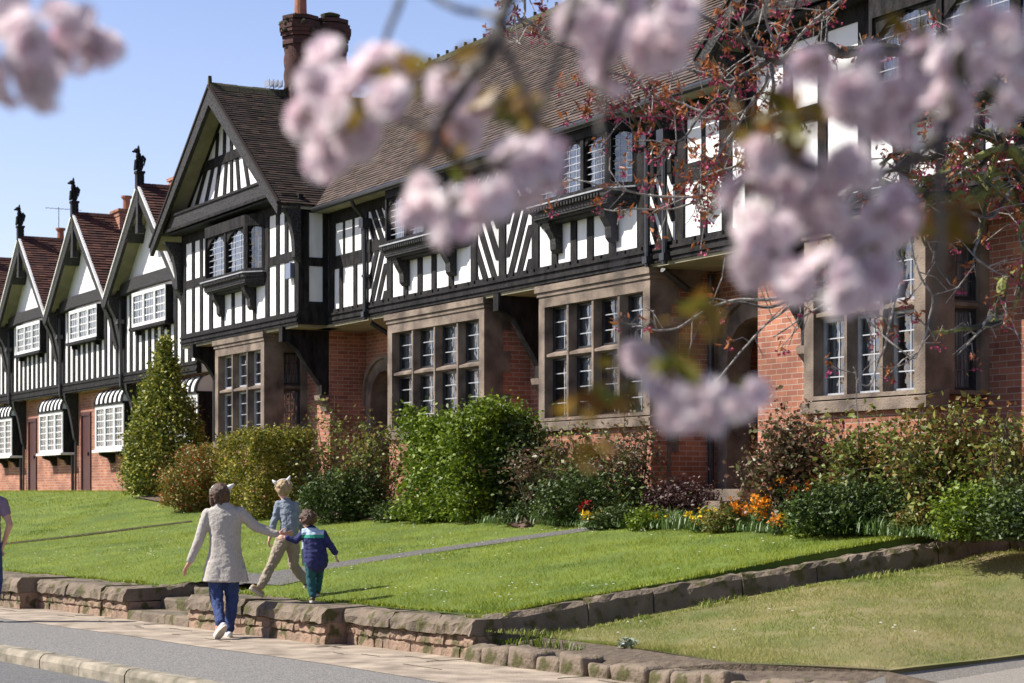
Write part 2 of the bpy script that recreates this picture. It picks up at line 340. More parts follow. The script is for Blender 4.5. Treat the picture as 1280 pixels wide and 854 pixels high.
# pavement: worn stone flags near the wall, asphalt towards the kerb (the joint between them wanders)
edge = [(-22, 1.6), (-6, 1.52), (-2, 1.47), (0, 1.36), (1.5, 1.34), (3, 1.40), (5, 1.36), (8, 1.42), (12, 1.42), (20, 1.45), (60, 1.45)]
fl, asp = [], []
for (t0, d0), (t1, d1) in zip(edge[:-1], edge[1:]):
    for lst, q in ((fl, [(t0, -.35), (t1, -.35), (t1, d1), (t0, d0)]), (asp, [(t0, d0), (t1, d1), (t1, 2.98), (t0, 2.98)])):
        lst.append([(*ST(t_, d_), -1.60 if lst is fl else (-1.603 if d_ < 2 else -1.61)) for t_, d_ in q])
sheet('paved_footway', fl, M['flags']); sheet('asphalt_footway', asp, M['asphalt2'])
sheet('far_footway', [strip(-25, 90, 10.35, 14, -1.6)], M['asphalt2'])
kb = MB()
t_ = -20.
while t_ < 60:
    L = .95+.12*random.random()
    kb.xf = lambda x, y, z: (*ST(x, y), z)
    j = random.uniform(-.008, .008)
    kb.prismx([(2.955, -1.9), (3.125, -1.9), (3.12+j, -1.66), (3.10+j, -1.622), (3.07+j, -1.604+j/2), (2.955, -1.60+j/2)], t_+.006, t_+L-.008); t_ += L
ko = kb.build('kerb', M['kerb']); ko['kind'] = 'structure'
# cracks and joints in the worn paving
cr = MB()
for i in range(26):
    t_ = random.uniform(-3, 13); d = random.uniform(.02, .9); L = random.uniform(.15, .7)
    pts = [(*ST(t_+L*k/4+random.uniform(-.03, .03), d+random.uniform(-.02, .02)), -1.598) for k in range(5)]
    cr.tube(pts, .005, 4)
for i in range(7):
    t_ = -2+i*2.1; pts = [(*ST(t_+random.uniform(-.03, .03), -.02+k*.16), -1.599) for k in range(4)]; cr.tube(pts, .006, 4)
cr.build('paving_joints', M['soil'])['kind'] = 'structure'
def t_at(x, d=0):
    k = (x-640)/F; A = S0+d*SN
    return (A[0]-k*A[1])/(k*SD[1]-SD[0])
JG = .24; tS0, tS1, tJ, tM = t_at(232, JG), t_at(155, JG), t_at(46, JG), t_at(404, JG)
def in_notch(x, y):
    P = np.array([x, y])-S0; return tS0-.05 < P @ SD < tS1+.02 and .2 < -(P @ SN) < 1.0
# lawns: sloping grids
def grid_lawn(name, front, back, nu, nv, zf, m, skirt=True, notch=None):
    V = []; fr = np.array(front); bk = np.array(back)
    def pl(arr, s):
        L = np.r_[0, np.cumsum(np.hypot(*np.diff(arr, axis=0).T))]; L /= L[-1]; return np.array([np.interp(s, L, arr[:, 0]), np.interp(s, L, arr[:, 1])])
    for i in range(nu+1):
        A, B = pl(fr, i/nu), pl(bk, i/nu)
        for j in range(nv+1): P = A+(B-A)*j/nv; V.append((P[0], P[1], zf(P[0], P[1])))
    Fs = np.array([(i*(nv+1)+j, (i+1)*(nv+1)+j, (i+1)*(nv+1)+j+1, i*(nv+1)+j+1) for i in range(nu) for j in range(nv)])
    if notch: Fs = np.array([q for q in Fs if not notch(*np.mean([V[k][:2] for k in q], axis=0))])
    if skirt:
        ed = [i*(nv+1) for i in range(nu+1)]; es = [j for j in range(nv+1)]
        el = [nu*(nv+1)+j for j in range(nv+1)]
        for line in (ed, es, el):
            if notch: line = [k for k in line if not notch(*V[k][:2]) or line is not ed]
            b0 = len(V); V += [(V[k][0], V[k][1], V[k][2]-.3) for k in line]
            Fs = np.vstack([Fs, [(line[k], line[k+1], b0+k+1, b0+k) for k in range(len(line)-1) if abs(line[k+1]-line[k]) <= nv+1]])
    o = link_mesh(name, V, Fs, m, smooth=True); o['kind'] = 'structure'; return o
grid_lawn('lawn', [ST(.18, -.33), ST(3.0, -.33), ST(70, -.33)], [AB(12.88, 1.3), AB(4, 1.3), AB(-75, 1.3)], 300, 70, lawn_z, M['lawn'], True, in_notch)
lowfront = [(.30, 19.2), (1.02, 18.0), (1.78, 16.35), (2.95, 15.55)]
lo = grid_lawn('lower_lawn', lowfront, [AB(13.0, 1.3), (7.2, 20.1)], 80, 60, low_z, M['lawn_dry'])
soil = MB()
for i in range(3):
    a, b = lowfront[i], lowfront[i+1]; a2 = ST(-i*1.35+.05, .0); b2 = ST(-(i+1)*1.35+.05, .0)
    a3 = (a[0], a[1]); soil.face([soil.p((a3[0], a3[1], -1.405)), soil.p((b[0], b[1], -1.405)), soil.p((b2[0], b2[1], -1.52)), soil.p((a2[0], a2[1], -1.50))][::-1])
soil.face([soil.p((2.95, 15.55, -1.405)), soil.p((3.4, 15.0, -1.48)), soil.p((3.2, 14.0, -1.56)), soil.p((*ST(-4.0, 0), -1.52))][::-1])
so_ = soil.build('soil_bank', M['soil']); so_['kind'] = 'structure'
sheet('drive', [[(2.955, 15.56, -1.425), (2.0, 14.2, -1.53), (5.5, 11.0, -1.53), (14, 17, -1.42), (9, 22, -1.42), (7.2, 20.1, -1.42)]], M['drive'])
M['bed'] = M['soil']
bedV = [AB(-13.2, -2.05), AB(-5, -2.1), AB(-1.7, -1.9), AB(4, -1.7), AB(8, -1.6), AB(12.95, -1.35)]
bb_ = [AB(-13.2, 1.2), AB(-5, 1.2), AB(-1.7, 1.2), AB(4, 1.2), AB(8, 1.2), AB(12.95, 1.2)]
grid_lawn('flower_bed_soil', bedV, bb_, 60, 10, lambda x, y: lawn_z(x, y)+.035, M['soil'], False)
# gravel path from the steps up across the lawn
pth = [(272, 732), (330, 722), (400, 711), (470, 700), (560, 687), (650, 674), (740, 662), (812, 655)]
PP = [on_lawn(x, y) for x, y in pth]; V = []; 
for i, q in enumerate(PP):
    w_ = .33-.02*i; V += [(q.x+.25*w_, q.y-w_, lawn_z(q.x, q.y-w_)+.012), (q.x-.25*w_, q.y+w_, lawn_z(q.x, q.y+w_)+.012)]
link_mesh('gravel_path', V, [(2*i, 2*i+2, 2*i+3, 2*i+1) for i in range(len(PP)-1)], M['gravel'])['kind'] = 'structure'
lv = []; nu_, nv_ = 14, 8
for i in range(nu_+1):
    for j in range(nv_+1): q = ST(tS0-.30+(tS1-tS0+.32)*i/nu_, -(.86+.55*j/nv_)); lv.append((q[0], q[1], lawn_z(*q)+.010))
link_mesh('path_landing', lv, np.array([(i*(nv_+1)+j, (i+1)*(nv_+1)+j, (i+1)*(nv_+1)+j+1, i*(nv_+1)+j+1) for i in range(nu_) for j in range(nv_)]), M['gravel'], smooth=True)['kind'] = 'structure'
# narrow worn trench along the left lawn
tr = MB(); pts = [on_lawn(x, y) for x, y in ((-60, 689), (0, 682), (80, 673), (160, 663), (240, 653))]
tr.tube([(q.x, q.y, q.z+.006) for q in pts], .03, 5); tr.build('lawn_edging_trench', M['soil'])['kind'] = 'structure'

# ================================================================ stone walls, steps, edging
M['wallstone'] = brickmat('rubble_wall_stone', (.36, .22, .155), (.25, .19, .14), (.09, .07, .05), .42, .13, .012, (.42, .40, .28), .9)
M['coping'] = mat('mossy_coping_stone', (.255, .205, .16), .95, (.10, .085, .05), 3.2, .9, 40, contrast=(.4, .62))
def rough_block(mb, x0, x1, y0, y1, z0, z1, j=.012, nx=4, sl=0):
    """block with slightly uneven arrises"""
    xs = np.linspace(x0, x1, nx+1); rows = []
    for x in xs:
        q = [(y0, z0), (y0+j*.2, (z0+z1)/2), (y0+j, z1-j*1.6), (y0+j*2.4, z1), (y1-j, z1), (y1, z1-j), (y1, z0)]
        rows.append([mb.p((x+random.uniform(-j, j)*.3*(x0 < x < x1), y+random.uniform(-j, j)*.6, z+sl*(x-(x0+x1)/2)+random.uniform(-j, j)*.5)) for y, z in q])
    n = len(rows[0])
    for a, b in zip(rows[:-1], rows[1:]):
        for k in range(n): l = (k+1) % n; mb.face((a[k], a[l], b[l], b[k]))
    mb.face(rows[0][::-1]); mb.face(rows[-1])
def low_wall(label, P, Q, z0, z1, zc, depth=.32, jog=0, rubble=True, group='sandstone garden walls', zt=None):
    """wall from plan point P to Q, front on the left of the viewer side; coping blocks on rubble courses"""
    P, Q = Vector(P), Vector(Q); L = (Q-P).length
    e = empty('garden_wall', (P.x, P.y, z0), label, 'wall', group)
    d = (Q-P)/L; e.rotation_euler = (0, 0, math.atan2(d.y, d.x))
    sl = ((zt if zt is not None else z1)-z1)/L
    mb = MB(); x = .0
    if rubble:
        zc_ = z0
        for zr in ((z0-.3, z0+(zc-z0)*.5), (z0+(zc-z0)*.5, zc)):
            x = 0
            while x < L-.02:
                w_ = min(random.uniform(.16, .5), L-x)
                if L-x-w_ < .1: w_ = L-x
                rough_block(mb, x+.006, x+w_-.006, .02+random.uniform(-.012, .015), depth, zr[0]-z0+.005, zr[1]-z0-.006, .016, 5); x += w_
        mb.box(.01, L-.01, .05, depth-.02, -.3, zc-z0-.01)
        body = mb.build('wall_face', M['wallstone2'], e)
    mb = MB(); x = 0
    while x < L-.02:
        w_ = min(random.uniform(.7, 1.25), L-x)
        if L-x-w_ < .3: w_ = L-x
        zz = z1+sl*(x+w_/2)-z0; zb = zc-z0 if rubble else zz-.42
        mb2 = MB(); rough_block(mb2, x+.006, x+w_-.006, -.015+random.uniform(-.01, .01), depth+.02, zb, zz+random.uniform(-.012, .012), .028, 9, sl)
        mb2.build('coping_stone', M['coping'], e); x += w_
    return e
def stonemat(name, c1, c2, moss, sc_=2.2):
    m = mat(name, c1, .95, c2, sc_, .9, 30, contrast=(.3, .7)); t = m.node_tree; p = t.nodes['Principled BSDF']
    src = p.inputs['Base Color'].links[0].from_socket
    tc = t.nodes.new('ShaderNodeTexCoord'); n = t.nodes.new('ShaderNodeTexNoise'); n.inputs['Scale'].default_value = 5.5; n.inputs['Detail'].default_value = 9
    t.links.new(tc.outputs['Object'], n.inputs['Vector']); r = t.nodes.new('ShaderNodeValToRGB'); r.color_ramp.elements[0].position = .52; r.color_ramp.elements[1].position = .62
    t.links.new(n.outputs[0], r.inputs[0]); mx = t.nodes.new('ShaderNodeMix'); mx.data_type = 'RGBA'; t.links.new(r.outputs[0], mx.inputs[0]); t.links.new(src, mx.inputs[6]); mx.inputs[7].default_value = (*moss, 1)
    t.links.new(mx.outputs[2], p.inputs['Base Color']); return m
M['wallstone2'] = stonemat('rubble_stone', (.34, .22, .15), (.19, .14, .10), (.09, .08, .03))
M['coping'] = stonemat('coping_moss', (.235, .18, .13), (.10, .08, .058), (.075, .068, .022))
def stp(t, d): p = ST(t, d); return (p[0], p[1])
tA = 3.52*1.0
# t values of wall ends (from the photograph's columns): steps opening 5.35..7.2, jog at 10.9
def t_at(x, d=0):
    k = (x-640)/F; A = S0+d*SN
    return (A[0]-k*A[1])/(k*SD[1]-SD[0])
JG = .24; tS0, tS1, tJ, tM = t_at(232, JG), t_at(155, JG), t_at(46, JG), t_at(404, JG)
low_wall('low sandstone wall with mossy coping running to the corner by the edging stones', stp(tM, 0), stp(0, 0), -1.6, -1.215, -1.375)
low_wall('sandstone wall right of the steps on which the small boy stands', stp(tS0, JG), stp(tM, JG), -1.6, -1.21, -1.375, depth=.58)
low_wall('short sandstone wall to the left of the stone steps with yellow lichen', stp(tJ, JG), stp(tS1, JG), -1.6, -1.205, -1.375, depth=.58)
low_wall('sandstone wall at the far left edge standing forward of the next wall', stp(tJ+9, JG+.26), stp(tJ, JG+.26), -1.6, -1.19, -1.375, depth=.8)
c1 = ST(0, -.05); c2 = AB(13.03, -.1)
low_wall('long single-course stone retaining wall climbing beside the lower lawn', (c1[0]-.02, c1[1]+.1), (c2[0], c2[1]), -1.6, -1.215, -1.375, depth=.26, rubble=False, zt=-.36)
# cheek wall of the steps (runs back into the lawn) and the steps
p0 = ST(tS1, -.30); p1 = p0+W*1.15
# cheek
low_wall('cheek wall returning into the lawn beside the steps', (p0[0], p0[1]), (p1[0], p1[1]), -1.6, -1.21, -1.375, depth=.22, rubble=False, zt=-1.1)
st_e = empty('stone_steps', (*ST(tS0, JG-.06), -1.6), 'two worn stone steps in the gap of the low garden wall', 'steps'); st_e.rotation_euler = (0, 0, math.atan2(-SD[1], -SD[0]))
Ls = (tS1-tS0)
for k, (y0, y1, z1) in enumerate(((-.03, .44, .12), (.44, .86, .26), (.86, 1.55, .38))):
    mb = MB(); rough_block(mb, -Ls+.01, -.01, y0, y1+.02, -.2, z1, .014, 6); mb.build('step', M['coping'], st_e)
# edging stones
t_ = -.02; i = 0
while t_ > -5.6:
    L = random.uniform(.28, .5); mb = MB(); h = random.uniform(.13, .20); j = .035
    y0 = random.uniform(-.03, .03)
    V0 = []
    nx, ny = 6, 5
    p = ST(t_-L/2, .02+y0); zc = -1.6
    bm = bmesh.new(); bmesh.ops.create_cube(bm, size=1); bmesh.ops.scale(bm, vec=(L-.02, .26+random.uniform(-.03, .03), h*2), verts=bm.verts)
    bmesh.ops.bevel(bm, geom=list(bm.edges), offset=.05, segments=3, affect='EDGES', profile=.6); bmesh.ops.subdivide_edges(bm, edges=[e for e in bm.edges if e.calc_length() > .08], cuts=2, use_grid_fill=True)
    for v in bm.verts: v.co += Vector((noise.noise(v.co*6+Vector((i*7, 0, 0))), noise.noise(v.co*6+Vector((i*7, 9, 0))), noise.noise(v.co*6+Vector((i*7, 0, 5)))))*.035
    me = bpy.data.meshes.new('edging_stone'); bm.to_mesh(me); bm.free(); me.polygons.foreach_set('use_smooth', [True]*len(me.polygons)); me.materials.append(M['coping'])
    o = bpy.data.objects.new('edging_stone', me); C.objects.link(o); o.location = (p[0], p[1], zc-.02); o.rotation_euler = (random.uniform(-.05, .05), random.uniform(-.08, .08), math.atan2(SD[1], SD[0])+random.uniform(-.07, .07))
    tag(o, 'rounded mossy sandstone block edging the pavement below the lower lawn', 'edging stone', 'edging stones along the pavement'); t_ -= L; i += 1

# ================================================================ the big timber framed house
B = building('timber_framed_house', 0, 0, 0, 'long black and white timber framed house with brick ground floor and stone mullioned windows', 'house')
GA, RA = -10.93, 11.75             # gable centres of the left and right wing
WL = (-14.1, -7.13); WR = (8.05, 15.3)
wb, ww = .9, .33                   # ground floor wall planes (main, wing)
bk = MB()
bk.box(-14.0, -7.78, ww, 7, -.6, 3.3)                                   # left wing ground floor
bk.box(-5.0, 4.78, wb, 7, -.6, 3.3)
bk.box(7.0, 15.2, ww+.001, 7, -.6, 3.3)                                 # right wing
# porch backs with arches
def arch_wall(mb, sb, x0, x1, ax0, ax1, zsp, ztop, y0, y1, fr=.24):
    n = 10; cx = (ax0+ax1)/2; rx = (ax1-ax0)/2
    arc = [(cx-rx*math.cos(math.pi*i/n), zsp+(ztop-zsp)*math.sin(math.pi*i/n)**.8) for i in range(n+1)]
    mb.box(x0, ax0-fr, y0, y1, -.6, 3.3); mb.box(ax1+fr, x1, y0, y1, -.6, 3.3)
    prev = None
    arc2 = [(cx-(rx+fr)*math.cos(math.pi*i/n), zsp+(ztop+fr-zsp)*math.sin(math.pi*i/n)**.8) for i in range(n+1)]
    for a, b in zip(arc2[:-1], arc2[1:]): mb.prism([a, b, (b[0], 3.3), (a[0], 3.3)], y0, y1)
    for i in range(n): sb.prism([arc[i], arc[i+1], arc2[i+1], arc2[i]], y0-.03, y1)
    for xa, xb in ((ax0-fr, ax0), (ax1, ax1+fr)): sb.box(xa, xb, y0-.03, y1, -.6, zsp)
    # hood mould
    for i in range(n):
        o0 = [(cx+(p[0]-cx)*1.0, p[1]) for p in (arc2[i], arc2[i+1])]; o1 = [(cx+(p[0]-cx)*1.08, p[1]+.07) for p in (arc2[i], arc2[i+1])]
        sb.prism([o0[0], o0[1], o1[1], o1[0]], y0-.09, y0-.03)
sb = MB(); sb2 = MB()
arch_wall(bk, sb, -7.79, -4.2, -7.5, -6.1, 1.75, 2.42, 1.12, 1.5)
arch_wall(bk, sb2, 4.7, 7.01, 5.15, 6.5, 1.75, 2.50, 1.12, 1.5, .26)
bk.box(-7.79, -4.2, 2.6, 2.75, -.6, 3.3); bk.box(4.7, 7.01, 2.6, 2.75, -.6, 3.3)
bko = bk.build('brick_wall', M['brick'], B)
sb.build('porch_arch', M['stone'], B); sb2.build('porch_arch', M['stone'], B)
for x0, x1 in ((-7.4, -6.15), (5.25, 6.4)):
    d = MB(); d.box(x0, x1, 2.3, 2.36, 0, 2.3); 
    for k in range(5): xx = x0+(x1-x0)*(k+.5)/5; d.box(xx-.1, xx+.1, 2.27, 2.3, .05, 2.25)
    do = d.build('front_door', M['door'], B); h = MB(); h.box(x0+.95, x0+1.02, 2.22, 2.27, 1.0, 1.12); h.build('door_handle', M['iron'], do)
stp_ = MB(); stp_.box(4.85, 7.2, -.1, 1.1, -.5, .04); stp_.box(4.7, 7.3, -.5, -.1, -.5, -.12); stp_.build('door_step', M['flagstone'] if 'flagstone' in M else M['stone'], B)
stp_ = MB(); stp_.box(-7.8, -5.8, .1, 1.1, -.5, .04); stp_.box(-7.9, -5.7, -.25, .1, -.5, -.12); stp_.build('door_step', M['stone'], B)
# stone-framed bays
def bay(x0, x1, yf, yb, zsill, side=False, nl=4, tz=2.17):
    m = MB(); m.box(x0+.015, x1-.22 if side else x1-.015, yf+.32, yb+.01, -.6, 3.28); m.box(x0+.015, x1-.015, yf+.03, yf+.32, -.6, zsill-.16)
    if side: m.box(x1-.22, x1-.015, yf+.32, yb+.01, -.6, zsill-.16)
    m.build('bay_brickwork', M['brick'], B)
    s = MB()
    s.box(x0-.06, x1+.06, yf-.05, yb-.02, 3.17, 3.275); s.box(x0-.03, x1+.03, yf-.02, yb-.03, 3.10, 3.17); s.box(x0, x1, yf+.003, yb-.04, 2.98, 3.10)
    s.build('bay_cornice', M['stone'], B); s = MB(); s.box(x0-.02, x1+.06, yf-.04, yf+.3, zsill-.16, zsill-.03); s.prismx([(yf-.04, zsill-.03), (yf+.3, zsill-.03), (yf+.3, zsill+.06)], x0-.02, x1+.06)
    s.build('bay_sill', M['stone'], B)
    q = MB()      # quoins on the return
    for k in range(10):
        z = -.5+k*.36
        if not side: q.box(x1-.014, x1+.004, yf+.3, yf+(.5 if k % 2 else .36), z, z+.355)
    q.build('quoin', M['stone'], B)
    window(B, faceframe((x0, yf), (x1, yf)), 0, x1-x0, zsill, 2.99, nl, tz, .115, .19, .19, 'stone', 'lead' if side else 'iron', (2, 4), 'came', head=.06, sill=.05, curtain=2)
    if side:
        window(B, faceframe((x1, yf+.3), (x1, yb)), 0, yb-yf-.3, zsill, 2.99, 1, tz, .1, .12, .13, 'stone', 'iron', (4, 4), 'blackcame', head=.12, sill=.05)
bay(-4.30, -.43, 0, wb, 1.12)
bay(1.46, 4.78, 0, wb, 1.12)
bay(-11.90, -8.98, -.62, ww, 1.12, True, 3)
bay(9.32, 11.60, -.62, ww, 1.12, True, 3)
# --- first floor: plaster walls
pl = MB()
pl.box(-7.4, 8.3, .03, 7, 3.32, 5.75)
for (x0, x1) in (WL, WR):
    pl.box(x0+.02, x1-.02, -.59, 7, 3.32, 5.64)
for c, h in ((GA, 3.5), (RA, 3.6)):
    pl.prism([(c-h, 5.90), (c+h, 5.90), (c, 5.90+h*.735)], -.588, -.35)
pl.build('plaster_wall', M['plaster'], B)
# --- roofs
rz, rb = 9.3, 3.5
rf = MB(); roof(rf, (-13.8, -.32, 5.60), (14.6, -.32, 5.60), (-12.3, rb, rz), (13.6, rb, rz)); 
roof(rf, (14.6, 7.4, 5.6), (-12.3, 7.4, 5.6), (13.6, rb, rz), (-12.3, rb, rz), .3, .6)
main_roof = rf.build('roof', M['tile_mid'], B); main_roof['label'] = 'weathered brown tiled main roof between the two gables'
rd = MB()
for k in range(60):
    x = -12.3+k*.43; rd.prismx([(rb-.13, rz-.10), (rb-.08, rz+.02), (rb, rz+.075), (rb+.08, rz+.02), (rb+.13, rz-.10)], x+.008, x+.425)
for k in range(60): rd.box(-12.3+k*.43-.01, -12.3+k*.43+.02, rb-.03, rb+.03, rz+.06, rz+.14)
rd.build('ridge_tiles', M['moss'], main_roof)
def gable_roof(c, half, ze, za, yf, yb, mt, label):
    r = MB(); roof(r, (c+half, yf, ze), (c+half, yb, ze), (c, yf, za), (c, yb, za), .095); roof(r, (c-half, yb, ze), (c-half, yf, ze), (c, yb, za), (c, yf, za), .095)
    o = r.build('roof', M[mt], B); o['label'] = label
    r = MB(); n = int((yb-yf)/.32)
    for k in range(n):
        y = yf+k*.32; r.prism([(c-.14, za-.09), (c-.07, za+.03), (c, za+.075+.02*random.random()), (c+.07, za+.03), (c+.14, za-.09)], y+.006, y+.315)
    r.prism([(c-.05, za), (c+.05, za), (c+.015, za+.22), (c-.015, za+.22)], yf-.02, yf+.05)
    r.build('ridge_tiles', M['moss'], o)
    return o
gl_roof = gable_roof(GA, 3.95, 5.63, 8.60, -1.1, 4.2, 'tile_old', 'dark mossy tiled roof of the left gable')
gr_roof = gable_roof(RA, 4.1, 5.63, 8.75, -1.1, 4.2, 'tile_old', 'dark tiled roof of the right gable')
ch = MB()
def barge(mb, sof, c, half, ze, za, yf, wd=.34, lip=None):
    for s in (-1, 1):
        k = (za-ze)/half; L = math.hypot(half, za-ze); vz = wd*L/half
        mb.prism([(c+s*half, ze-.02), (c, za-.02), (c, za-.02-vz), (c+s*(half-.02), ze-.02-vz*.55)], yf-.02, yf+.07)
        if lip: lip.prism([(c+s*(half+.02), ze+.03), (c, za+.035), (c, za-.03), (c+s*(half+.02), ze-.035)], yf-.045, yf+.02)
        sof.prism([(c+s*(half-.03), ze-.05), (c+s*.01, za-.04), (c+s*.01, za-.08), (c+s*(half-.03), ze-.09)], yf+.071, -.35)
bg = MB(); sof = MB(); lip = MB(); barge(bg, sof, GA, 3.95, 5.63, 8.60, -1.1, .30, lip); bg.build('bargeboard', M['carved'], B); lip.build('verge_tiles', M['tile_old'], gl_roof)
lip.__init__(); bg.__init__(); barge(bg, sof, RA, 4.1, 5.63, 8.75, -1.1, .30, lip); bg.build('bargeboard', M['carved'], B); lip.build('verge_tiles', M['tile_old'], gr_roof)
sof.box(-7.1, 8.0, -.30, .06, 5.50, 5.56); sof.box(-7.8, -4.2, -.0, 1.12, 3.25, 3.30); sof.box(-.45, 1.5, .0, wb, 3.25, 3.30); sof.box(4.7, 8.3, 0, 1.12, 3.25, 3.30); sof.box(-14.1, -7.2, -.6, ww, 3.25, 3.30); sof.box(8.06, 15.2, -.6, ww, 3.25, 3.3)
sof.build('soffit', M['cream'], B)
# --- timber frame main front (plane b = 0)
T = MB(); Y0, Y1 = 0, .10
za, zb_ = 3.58, 5.56
T.box(-7.0, 8.1, -.02, .14, 3.30, 3.58); T.box(-7.0, 8.1, -.045, -.02, 3.36, 3.42); T.box(-7.0, 8.1, -.05, -.02, 3.47, 3.51); T.box(-7.0, 8.1, -.035, -.02, 3.30, 3.325)
T.box(-7.05, 8.05, -.005, .10, 5.30, 5.56)
def post(x, w_=.2, z0=za, z1=5.30, y0=0): T.box(x-w_/2, x+w_/2, y0, .10, z0, z1)
for x in (-6.95, -5.33, -4.24, -.82, .2, 1.33, 4.53, 5.55, 6.72, 7.95): post(x, .22)
for x in (-6.5, -5.82): post(x, .16, za, 4.40, .008)
for x0, x1, z in ((-6.84, -5.44, 4.47), (-5.22, -4.38, 4.62), (-.87, .09, 4.66), (.31, 1.20, 4.70), (4.57, 5.44, 4.66), (5.66, 6.61, 4.47)):
    T.box(x0, x1, .004, .10, z-.10, z+.10)
def diag(x0, x1, z0, z1, way, n=3):
    w_ = x1-x0
    H = z1-z0
    sl = w_*.62 if H > .9 else w_*.5
    # clipped diagonals
    for k in range(-1, n+1):
        c = x0+w_*(k+.5)/n
        xa, xb = (c+sl/2, c-sl/2) if way > 0 else (c-sl/2, c+sl/2)   # bottom, top x
        za_, zb2 = z0, z1
        # clip to [x0,x1]
        def clip(xa, za_, xb, zb2):
            lo_, hi = 0., 1.
            for bnd, sg in ((x0+.03, 1), (x1-.03, -1)):
                fa_, fb = (xa-bnd)*sg, (xb-bnd)*sg
                if fa_ < 0 and fb < 0: return None
                if fa_ < 0: lo_ = max(lo_, fa_/(fa_-fb))
                if fb < 0: hi = min(hi, fa_/(fa_-fb))
            return None if lo_ >= hi-.05 else (lo_, hi)
        r = clip(xa, za_, xb, zb2)
        if r:
            l, h = r; T.stud(xa+(xb-xa)*l, z0+H*l, xa+(xb-xa)*h, z0+H*h, .16, .012+.001*k, .10)
# way>0: leans '\' (bottom to the right)
diag(-5.22, -4.38, za, 4.52, -1, 3); diag(-5.22, -4.38, 4.72, 5.30, 1, 3)
diag(-.87, .09, za, 4.56, 1, 3); diag(-.87, .09, 4.76, 5.30, -1, 3)
diag(.31, 1.20, za, 4.60, -1, 3); diag(.31, 1.20, 4.80, 5.30, 1, 3)
diag(4.57, 5.44, za, 4.56, 1, 3); diag(4.57, 5.44, 4.76, 5.30, -1, 3)
for x in (-3.55, -2.95, -2.38, -1.7, 1.95, 2.55, 3.05, 3.7): post(x, .18, za, 4.34, .006)
post(6.15, .15, za, 4.37, .006)
post(7.3, .16, za, 5.3, .006)
# jetty pegs
for k in range(64):
    x = -6.8+k*.232
    if k % 3: T.box(x, x+.045, -.045, -.02, 3.535, 3.575)
T.build('timber_frame', M['timber'], B)
# --- timber frame of the wings
def wing(c, x0, x1, ztb=5.88, ztt=6.20, apex=8.25):
    T = MB(); yf = -.62; T.xf = lambda x, y, z: (x, y+yf, z)
    T.box(x0-.02, x1+.02, -.02, .12, 3.30, 3.56); T.box(x0-.02, x1+.02, -.045, -.02, 3.36, 3.41); T.box(x0-.02, x1+.02, -.05, -.02, 3.46, 3.50)
    T.box(x1-.1, x1+.03, -.02, .72, 3.30, 3.56)
    T.box(x0-.02, x1+.02, 0, .1, 5.60, 5.86)
    mid = c-.1
    for x in (x0+.11, x1-.11): T.box(x-.11, x+.11, 0, .1, 3.56, 5.6)
    o0, o1 = c-1.17, c+2.0      # oriel zone
    for x in (o0-.1, o1+.1): T.box(x-.1, x+.1, 0, .1, 3.56, 5.6)
    for x in np.linspace(x0+.2, o0-.2, 4)[1:-1]: T.box(x-.085, x+.085, .006, .1, 3.56, 5.6)
    for x in np.linspace(o1+.2, x1-.2, 4)[1:-1]: T.box(x-.085, x+.085, .006, .1, 3.56, 5.6)
    T.box(x0+.22, o0-.2, .003, .1, 4.58, 4.76); T.box(o1+.2, x1-.22, .003, .1, 4.58, 4.76)
    for x in np.linspace(o0, o1, 6)[1:-1]: T.box(x-.08, x+.08, .006, .1, 3.56, 4.4)
    # gable: vertical king stud, collar, splayed studs
    H = apex-ztt; half = 3.5
    T.box(c-.07, c+.07, .004, .1, ztt, apex+.3)
    zc = ztt+H*.42; hc = half*(1-(zc+.1-ztt+.3)/(H+.45))
    T.prism([(c-hc-.2, zc), (c+hc+.2, zc), (c+hc, zc+.2), (c-hc, zc+.2)], -.012, .1)
    for s in (-1, 1):
        for k, (f0, f1) in enumerate(((.16, .12), (.36, .27), (.56, .43), (.75, .60))):
            xa, xb = c+s*half*f1*.80*1.0, c+s*half*f0*.62
            # lower studs lean inwards towards the top
            T.stud(c+s*half*f1*1.15, ztt, c+s*half*f1*.78, zc, .17, .01+.001*k, .1)
        for k, f in enumerate((.13, .27)): T.stud(c+s*half*f*1.0, zc+.2, c+s*half*f*.9, zc+.2+H*(.40-f*.55), .16, .01+.001*k, .1)
        T.stud(c+s*3.3, 6.0, c+s*.03, 8.46, .09, -.004, .1)     # principal rafters
    # side wall
    for z0_, z1_ in ((3.56, 3.75), (4.45, 4.62), (5.5, 5.7)): T.box(x1-.04, x1+.012, .12, .62, z0_, z1_)
    T.box(x1-.06, x1+.02, .1, .22, 3.56, 5.6); T.box(x1-.06, x1+.02, .52, .63, 3.56, 5.6)
    T.build('timber_frame', M['timber'], B)
    # carved tie beam
    t2 = MB(); t2.xf = T.xf; t2.prism([(c-3.56, ztb-.05), (c, ztb+.03), (c+3.56, ztb-.05), (c+3.14, ztt), (c, ztt+.04), (c-3.14, ztt)], -.36, -.0)
    t2.build('carved_tie_beam', M['carved'], B)
    t3 = MB(); t3.xf = T.xf; t3.box(c-3.5, c+3.5, -.40, -.36, ztb-.03, ztb+.03); t3.box(c-3.1, c+3.1, -.39, -.36, ztt-.03, ztt+.02); t3.box(x0+.05, x1-.05, -.34, -.0, ztb-.09, ztb-.053); t3.build('beam_moulding', M['timber'], B)
    # eaves brackets
    for x in (x0-.12, x1-.04):
        g = MB(); g.prismx([(yf-.42, 5.66), (yf-.40, 5.60), (yf-.22, 5.35), (yf-.14, 4.95), (yf-.12, 4.6), (yf, 4.5), (yf, 5.66)], x, x+.16); g.build('bracket', M['carved'], B)
wing(GA, *WL); wing(RA, *WR)
